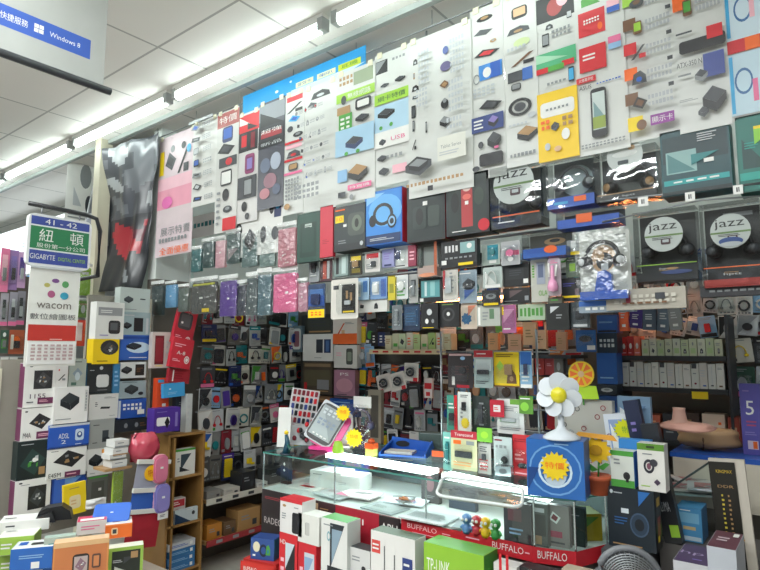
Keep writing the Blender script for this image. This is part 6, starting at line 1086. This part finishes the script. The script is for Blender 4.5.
b = B(); b.box(0, .12, -.01, x1 - x0, .28, .02, 'D'); tag(b.build('wall_shelf', None, ((x0 + x1) / 2, 3.2, zs)), 'short dark wall shelf behind the yellow hanging card', 'shelf')
for i, (px, c, a) in enumerate(((539, 'c8403c', 'l .5 .5 .6 .4 Q 2'), (549, 'c0484c', 'l .5 .6 .6 .2 Q 2'), (558, '8a8480', 'e .5 .5 .4 .5 S'))):
    carton(PY(3.22), (px - 4, 358, px + 5, 375), .04, c, a, '%s carton under the short dark shelf, %s from left' % (['red', 'rosy red', 'grey'][i], ORD[i]), name='small_carton')

# ------------------------------------------------------------------ shelves low on the left inner wall
for nm, zz_, yy0, yy1, py in (('upper', 0, 0, 0, 496), ('lower', 0, 0, 0, 541)):
    Xs = -3.42; a, c = PX(Xs).at(206, py + (5 if nm == 'upper' else 4)), PX(Xs).at(264, py - (9 if nm == 'upper' else 18)); z = (a.z + c.z) / 2
    t = thing('wall_shelf', (Xs, (a.y + 3.5) / 2, z), math.pi / 2, '%s low shelf on the left inner wall with %s edge strip' % (nm, 'white' if nm == 'upper' else 'red'), 'shelf'); L = 3.5 - a.y
    b = B(); b.box(0, .12, -.01, L, .25, .02, 'A'); b.build('shelf_board', t); b = B(); b.box(0, -.006, -.012, L, .008, .04, 'd0ccc0' if nm == 'upper' else '9c3034'); b.y0 = .0105
    for i in range(6): b.box(-L / 2 + .1 + i * .14, -.011, -.012, .05, .002, .02, 'D' if nm == 'upper' else 'G')
    b.build('edge_strip', t)
    SP = [('8a8884', .12, .05, 'stack like grey box'), ('c8c4bc', .14, .04, 'flat white box'), ('2a2c30', .12, .13, 'black box'), ('d8d8d4', .1, .03, 'thin white box'), ('3a3c3c', .13, .11, 'charcoal box'), ('2c6aa8', .08, .08, 'blue box')] if nm == 'upper' else \
         [('b87a30', .12, .10, 'orange brown box'), ('6a5038', .1, .09, 'brown box'), ('b08a58', .2, .14, 'large cardboard box'), ('8a6a44', .12, .11, 'tan cardboard box'), ('4a4a48', .1, .1, 'dark grey box')]
    y = a.y + .02
    for c_, w_, h_, lb in SP:
        onshelf(y + w_ / 2, z + .001, w_, h_, .14, c_, 'l .4 .6 .5 .3 G 2;r .75 .3 .2 .3 D', '%s on the %s low shelf of the left inner wall' % (lb, nm), X=Xs - .02); y += w_ + .02

# ------------------------------------------------------------------ right foreground
GP = PY(2.30); t0, rz, w, h = place(GP, (608, 489, 655, 549)); zc = t0.z
b = B(); b.box(0, .21, zc / 2 - .002, .135, .42, zc - .004, mat('4a4a4e', .5)); tag(b.build('side_cabinet', None, (-.655, 2.25, 0)), 'dark cabinet under the black graphics card box at the right', 'cabinet')
b = B(); d = .09; b.box(0, d / 2, h / 2, w, d, h, '16222c'); b.art('r .5 .5 .96 .97 14202a;e .1 .92 .07 .07 C8D4D8;l .3 .91 .3 .04 S 1;V .8 .85 .25 .25 2a6ab0;r .38 .62 .16 .08 dce4e8;l .3 .45 .3 .14 2a5c94 3;e .68 .42 .4 .4 26384c;e .68 .42 .2 .2 101820;o .68 .42 .4 .4 3c5068 .85;l .5 .06 .8 .05 A 1'.replace('C8D4D8', 'c8d4d8'), w, h)
b.X = Matrix.Translation((w / 2 + .001, d / 2, 0)) @ Matrix.Rotation(math.pi / 2, 4, 'Z'); b.L = 1; b.art('r .5 .5 .9 .96 1c2024;r .5 .8 .5 .14 c8a83c;r .5 .4 .4 .3 8a3030;r .4 .2 .3 .1 Y', d, h, 3); b.X = None
tag(b.build('product_box', None, t0), 'large black graphics card box with blue corner at the right', 'box'); zt_ = t0.z + h
def ontop(rect, base, art, label, d=.06, Y=2.305, **k):
    loc, rz, w, hh = place(PY(Y), rect); top = loc.z + hh; loc.z = k.pop('z', zt_) + .001; hh = top - loc.z
    b = B(); b.box(0, d / 2, hh / 2, w, d, hh, base); b.art(art, w, hh, 5)
    if k.get('top'): b.box(0, d / 2, hh / 2, w - .002, d - .002, hh + .001, k['top'])
    if k.get('side'): b.box(0, d / 2, hh / 2, w + .001, d - .003, hh - .003, k['side'])
    return tag(b.build(k.get('name', 'product_box'), None, loc, rot=(0, 0, math.radians(k.get('yaw', 0)))), label, k.get('cat', 'box'))
ontop((611, 451, 634, 492), 'd8dcd4', 'r .5 .93 1 .14 4a9a3c;r .5 .1 1 .2 4a9a3c;e .68 .32 .3 .22 2a2a2a;r .7 .25 .12 .2 K;l .3 .7 .3 .2 G 2', 'white box with green top and foot on the graphics card box', side='2a62b4')
ontop((638, 444, 665, 497), 'e0ded8', 'r .5 .93 1 .14 5a8a2c;R .5 .93 .3 .05 2a3a1c;o .42 .52 .4 .3 2a2a34 .6;e .42 .52 .16 .14 7a4a5c;e .6 .6 .3 .16 34343c;d .7 .2 .25 .14 4a3c50;l .3 .1 .4 .04 H 1;l .4 .78 .4 .05 G 1', 'white box with a black propeller gadget and green top on the graphics card box')
ontop((619, 440, 650, 462), '3a8ad4', 'l .5 .7 .7 .2 L 1', 'bright blue box between the two white boxes', d=.05, Y=2.37)
# tablet with star, dark phone boxes behind
t0, rz, w, hh = place(PY(2.55), (616, 414, 646, 480)); t0.z = zc; 
t = thing('tablet_box', t0, 0, 'white tablet box with a blank lit screen and a yellow star', 'box', None, (0, math.radians(-6), 0)); hh = PY(2.55).at(631, 414).z - t0.z
b = B(); b.box(0, .03, hh / 2, w, .06, hh, 'd8dce4'); b.art('r .5 .8 .7 .3 8ca0c8;v .4 .8 .4 .24 W;r .7 .5 .3 .2 1c2030;r .7 .45 .2 .1 S', w, hh); b.build('carton', t)
b = B(); b.slab(star(.03, hh * .86, .055, .045, 16), -.008, -.004, 'd8d820'); b.y0 = .0085; b.X = Matrix.Translation((.03, 0, 0)); b.art('t .5 .86 .3 .06 C 特價', w, hh); b.build('star_sticker', t)
t0, rz, w, hh = place(PY(2.62), (617, 397, 650, 440)); b = B(); b.box(0, .03, hh / 2, w, .03, hh, '8aaac8'); b.art('v .4 .6 .6 .3 eef4fa;V .6 .5 .6 .6 6a8aac', w, hh); tag(b.build('picture_board', None, t0), 'pale blue board with painted bright glare above the yellow star', 'board')  # glare is put into the print as a near-white triangle
b = B(); b.box(0, .04, (t0.z - zc) / 2, .05, .03, t0.z - zc, STEEL); tag(b.build('board_support', None, (t0.x, 2.63, zc)), 'steel post holding up the pale blue board', 'post')
for i, (rc, c, a, lb, rl) in enumerate((((645, 400, 661, 470), '1c2440', 'l .5 .8 .5 .1 U 2', 'navy blue box leaning right of the star tablet box', 9), ((660, 424, 678, 482), '24262a', 't .45 .3 .5 .08 S LUMIA;l .5 .7 .5 .1 G 2;r .7 .1 .5 .1 H', 'tall black phone box with white lettering', 9))):
    t0, rz, w, hh = place(PY(2.52 - .06 * i), rc); top = t0.z + hh; t0.z = zc; hh = top - zc; b = B(); b.box(0, .02, hh / 2, w, .04, hh, c); b.art(a, w, hh, 4); tag(b.build('phone_box', None, t0, rot=(0, math.radians(-rl), 0)), lb, 'box')
# round grey object at the bottom
t = thing('desk_fan', (-.66, 1.95, .0), 0, 'round grey mesh topped fan standing at the bottom right', 'fan', None, (0, 0, math.radians(20))); q = PY(1.97).at(629, 578); R0 = .088
t.location = (q.x, 1.97, 0); zc2 = q.z; MF = mat('6c6e72', .45)
b = B(); b.tube([(R0 * math.cos(a * math.pi / 16), 0, zc2 + R0 * math.sin(a * math.pi / 16)) for a in range(32)], .012, MF, 8, True)
b.build('outer_ring', t)
b = B()
for k in range(7): b.tube([((.045 + .0062 * k) * math.cos(a * math.pi / 12), -.03 - .02 * math.cos(k / 7 * 1.5), zc2 + (.045 + .0062 * k) * math.sin(a * math.pi / 12)) for a in range(24)], .0022, STEEL, 5, True)
for k in range(36): a = k * math.pi / 18; b.tube([(.04 * math.cos(a), -.052, zc2 + .04 * math.sin(a)), (.066 * math.cos(a + .1), -.04, zc2 + .066 * math.sin(a + .1)), (R0 * math.cos(a + .15), 0, zc2 + R0 * math.sin(a + .15))], .0016, STEEL, 4)
b.build('wire_guard', t)
b = B(); b.lathe([(0, -.055), (.04, -.052), (.05, -.03), (.05, .05), (0, .06)], 'K', 18, (0, 0, zc2), 'y'); b.build('motor', t)
for k in range(4):
    a = k * math.pi / 2; b = B(); b.X = Matrix.Translation((0, -.01, zc2)) @ Matrix.Rotation(a, 4, 'Y') @ Matrix.Rotation(.5, 4, 'Z'); b.slab([(.01, .03), (.03, .04), (.028, .07), (-.01, .074), (-.015, .04)], 0, .003, 'D'); b.build('blade', t)
b = B(); b.tube([(0, .03, 0.01), (0, .03, zc2 - R0)], .014, MF, 8); b.lathe([(0, 0), (.12, 0), (.12, .012), (.03, .03), (0, .03)], MF, 20, (0, .03, 0)); b.build('stand', t)
# floor stack of white printer boxes at the bottom right
def block(px, py, z, w, d, yaw, base, top, art, tart, label, zb=.0):
    p = PY(2.15).at(px, py); z = p.z; h = z - zb; b = B(); b.box(0, d / 2, h / 2, w, d, h, base); b.art(art, w, h, 3); b.box(0, d / 2, h / 2, w - .002, d - .002, h + .001, top)
    b.X = Matrix.Translation((0, 0, h + .001)) @ Matrix.Rotation(-math.pi / 2, 4, 'X'); b.L = 1; b.art(tart, w, d, 7)
    tag(b.build('printer_box', None, (p.x, p.y, zb), math.radians(yaw)), label, 'box')
block(690, 563, .70, .10, .20, 0, 'c4c4c8', '4a3a58', 'e .6 .94 .3 .05 D', 't .4 .5 .7 .2 b8a8c4 hp;l .7 .2 .4 .1 U 1', 'white box with purple top, left of two at the bottom right')
block(721, 548, .72, .08, .20, 0, 'b8bcc4', '5c3440', 'e .5 .9 .4 .04 G', 'l .5 .5 .6 .3 d8c8cc 2;r .8 .8 .2 .2 W', 'white box with maroon top, right of two at the bottom right')
# light blue box on the blocks and glass case
t0, rz, w, hh = place(PY(2.52), (677, 508, 702, 547)); b = B(); zb_ = zc + .001; hh = t0.z + hh - zb_; b.box(0, .06, hh / 2, w, .12, hh, '4a90c0'); b.art('r .5 .7 .8 .3 7ab4d4;r .5 .4 .5 .1 c8b080;r .5 .1 .9 .12 b8ccd8;l .5 .92 .7 .06 W 1', w, hh); b.box(0, .06, hh / 2, w + .001, .117, hh - .003, '2c6a9c')
tag(b.build('product_box', None, (t0.x, 2.52, zb_)), 'light blue box inside the right glass case', 'box')
pA, pB = PY(2.46).at(657, 497), PY(2.70).at(716, 458)
t = thing('glass_case', (pA.x, pA.y, 0), 0, 'right hand glass case with a slanting top edge', 'case'); A = Vector((0, 0, 0)); Bv = Vector((pB.x - pA.x, pB.y - pA.y, 0)); Cv = Bv + Vector((.10, 0, 0)); 
def wallq(b, p, q, z0, z1, m): b.add([(p.x, p.y, z0), (q.x, q.y, z0), (q.x, q.y, pB.z), (p.x, p.y, pA.z)], [(0, 1, 2, 3)], m)
b = B(); wallq(b, A, Bv, zc, .95, GLASS); b.build('side_glass', t)
b = B(); b.tube([(0, 0, pA.z), (Bv.x, Bv.y, pB.z)], .004, mat('3c4c4c', .3), 6); b.build('edge_strip', t)
b = B(); b.tube([(Bv.x, Bv.y, zc), (Bv.x, Bv.y, pB.z)], .005, CHROME, 6); b.build('corner_post', t)
b = B(); b.add([(0, 0, 0), (0, .26, 0), (.34, .26, 0), (.34, 0, 0), (0, 0, zc - .002), (0, .26, zc - .002), (.34, .26, zc - .002), (.34, 0, zc - .002)], [(4, 7, 6, 5), (0, 1, 5, 4), (3, 0, 4, 7), (2, 3, 7, 6), (1, 2, 6, 5)], mat('5a5654', .5)); b.build('cabinet', t)
for i, (px, py, yaw, c) in enumerate(((690, 492, 20, 'd8d0cc'), (703, 484, 32, 'e0dcd8'), (712, 492, 10, 'ccd0d4'))):
    b = B(); b.box(0, .07, .004, .17, .15, .006, c); b.X = Matrix.Translation((0, 0, .0075)) @ Matrix.Rotation(-math.pi / 2, 4, 'X'); b.art('V .4 .5 .6 .8 b07070;l .6 .4 .5 .4 G 4;v .3 .3 .4 .3 8a4a50', .15, .14, i); p = onZ(px, py, .935 + .008 * i)
    tag(b.build('magazine', None, p, math.radians(yaw)), '%s magazine with red slashes in the right glass case' % ['lower left', 'upper', 'right'][i], 'magazine')
p = onZ(700, 494, .933); q_ = p.z - zc - .002; b = B(); b.box(0, .08, -.006, .20, .17, .008, mat('a8b8b4', .1)); b.box(-.08, .1, -q_ / 2, .01, .01, q_, CHROME); b.box(.08, .1, -q_ / 2, .01, .01, q_, CHROME); tag(b.build('glass_shelf', None, p, math.radians(20)), 'small glass shelf under the magazines at the right', 'shelf')
# tall black and yellow posters on a white board at the right edge
t0, rz, w, hh = place(PY(2.42), (722, 463, 749, 600)); t = thing('banner_board', t0, 0, 'tall black board with yellow lettering and a pale edge, far right', 'board', None, (0, math.radians(-3), 0))
b = B(); b.box(.01, .01, hh / 2, w + .03, .02, hh + .02, 'c4bcb0'); b.build('backing', t)
b = B(); b.box(-.005, -.003, hh / 2, w, .004, hh, '18160f'); b.y0 = .0055; b.art('t .5 .93 .6 .025 c8a830 KINGMAX;t .5 .82 .6 .02 A DDR;l .35 .62 .1 .3 c8b43c 9;l .6 .62 .1 .3 A 9;V .6 .35 .8 .2 c8902c;e .5 .25 .3 .06 c8a030;e .7 .4 .4 .1 d8a878', w, hh); b.build('print', t)
# blue table, paper parcels, purple box
p0 = PY(2.86).at(684, 453); yb = 2.86; ZB = p0.z
t = thing('blue_table', (-.18, yb, 0), 0, 'table with bright blue top behind the right glass case', 'table')
b = B(); b.box(.0, .165, ZB - .01, .84, .33, .02, mat('2452a8', .35)); b.build('tabletop', t)
b = B(); b.box(.0, .012, ZB - .12, .82, .02, .2, mat('c8c0b0', .5)); b.build('apron', t)
for e in (-1, 1): b = B(); b.box(e * .38, .22, (ZB - .02) / 2, .04, .04, ZB - .02, 'G'); b.build('leg', t)
def blob(px, py, z, sx, sy, sz, c, label, name, cat, sd, extra=None, yaw=0, amp=.25):
    rg = random.Random(sd); b = B(); vs = []; n, m = 16, 9
    for j in range(m + 1):
        v = -1 + 2 * j / m; r = (1 - abs(v) ** 3.2) ** .45
        for i in range(n):
            a = 2 * math.pi * i / n; q = r * (1 + amp * noise.noise(Vector((math.cos(a) * 1.6 + sd, math.sin(a) * 1.6, v * 1.5)))); vs.append((sx * q * math.cos(a), sy * q * math.sin(a), sz * (v + 1) * (1 + amp * .5 * noise.noise(Vector((a, v, sd))))))
    b.add(vs, [(j * n + i, j * n + (i + 1) % n, (j + 1) * n + (i + 1) % n, (j + 1) * n + i) for j in range(m) for i in range(n)], c, True)
    if extra: extra(b)
    p = onZ(px, py, z); return tag(b.build(name, None, p, math.radians(yaw)), label, cat)
blob(708, 449, ZB + .002, .135, .07, .05, mat('c09a72', .6, bump=.4), 'long tan paper wrapped parcel tied across the middle on the blue table', 'paper_parcel', 'parcel', 3, lambda b: b.tube([(-.02, .072 * math.cos(a * .42), .036 + .04 * math.sin(a * .42)) for a in range(15)], .004, 'X', 6, True), yaw=12)
blob(688, 432, ZB + .10, .10, .07, .022, mat('e0a898', .6, bump=.4), 'pinkish paper parcel with a raised knob behind the tan parcel', 'paper_parcel', 'parcel', 5, lambda b: b.lathe([(.05, .03), (.03, .05), (.024, .09), (.026, .10), (0, .10)], mat('e0b0a0', .6), 10, (-.03, 0, 0)))
b = B(); b.box(0, .07, .048, .20, .10, .096, '6a4a40'); tag(b.build('cardboard_tray', None, onZ(690, 438, ZB + .001)), 'brown cardboard tray under the pinkish parcel', 'tray')
t0, rz, w, hh = place(PY(yb + .12), (741, 384, 762, 451)); t0.z = ZB + .001; hh = PY(yb + .12).at(751, 384).z - t0.z
b = B(); b.box(0, .03, hh / 2, w, .06, hh, '5a54a4'); b.art('t .45 .66 .4 .2 W 5;l .4 .9 .5 .04 U 1;l .5 .44 .5 .1 b04a70 2;r .5 .14 .5 .12 d8c8d8;r .6 .14 .2 .1 O;l .5 .3 .7 .06 8a80c0 2', w, hh); tag(b.build('software_box', None, t0), 'tall violet blue software box standing on the blue table', 'box')
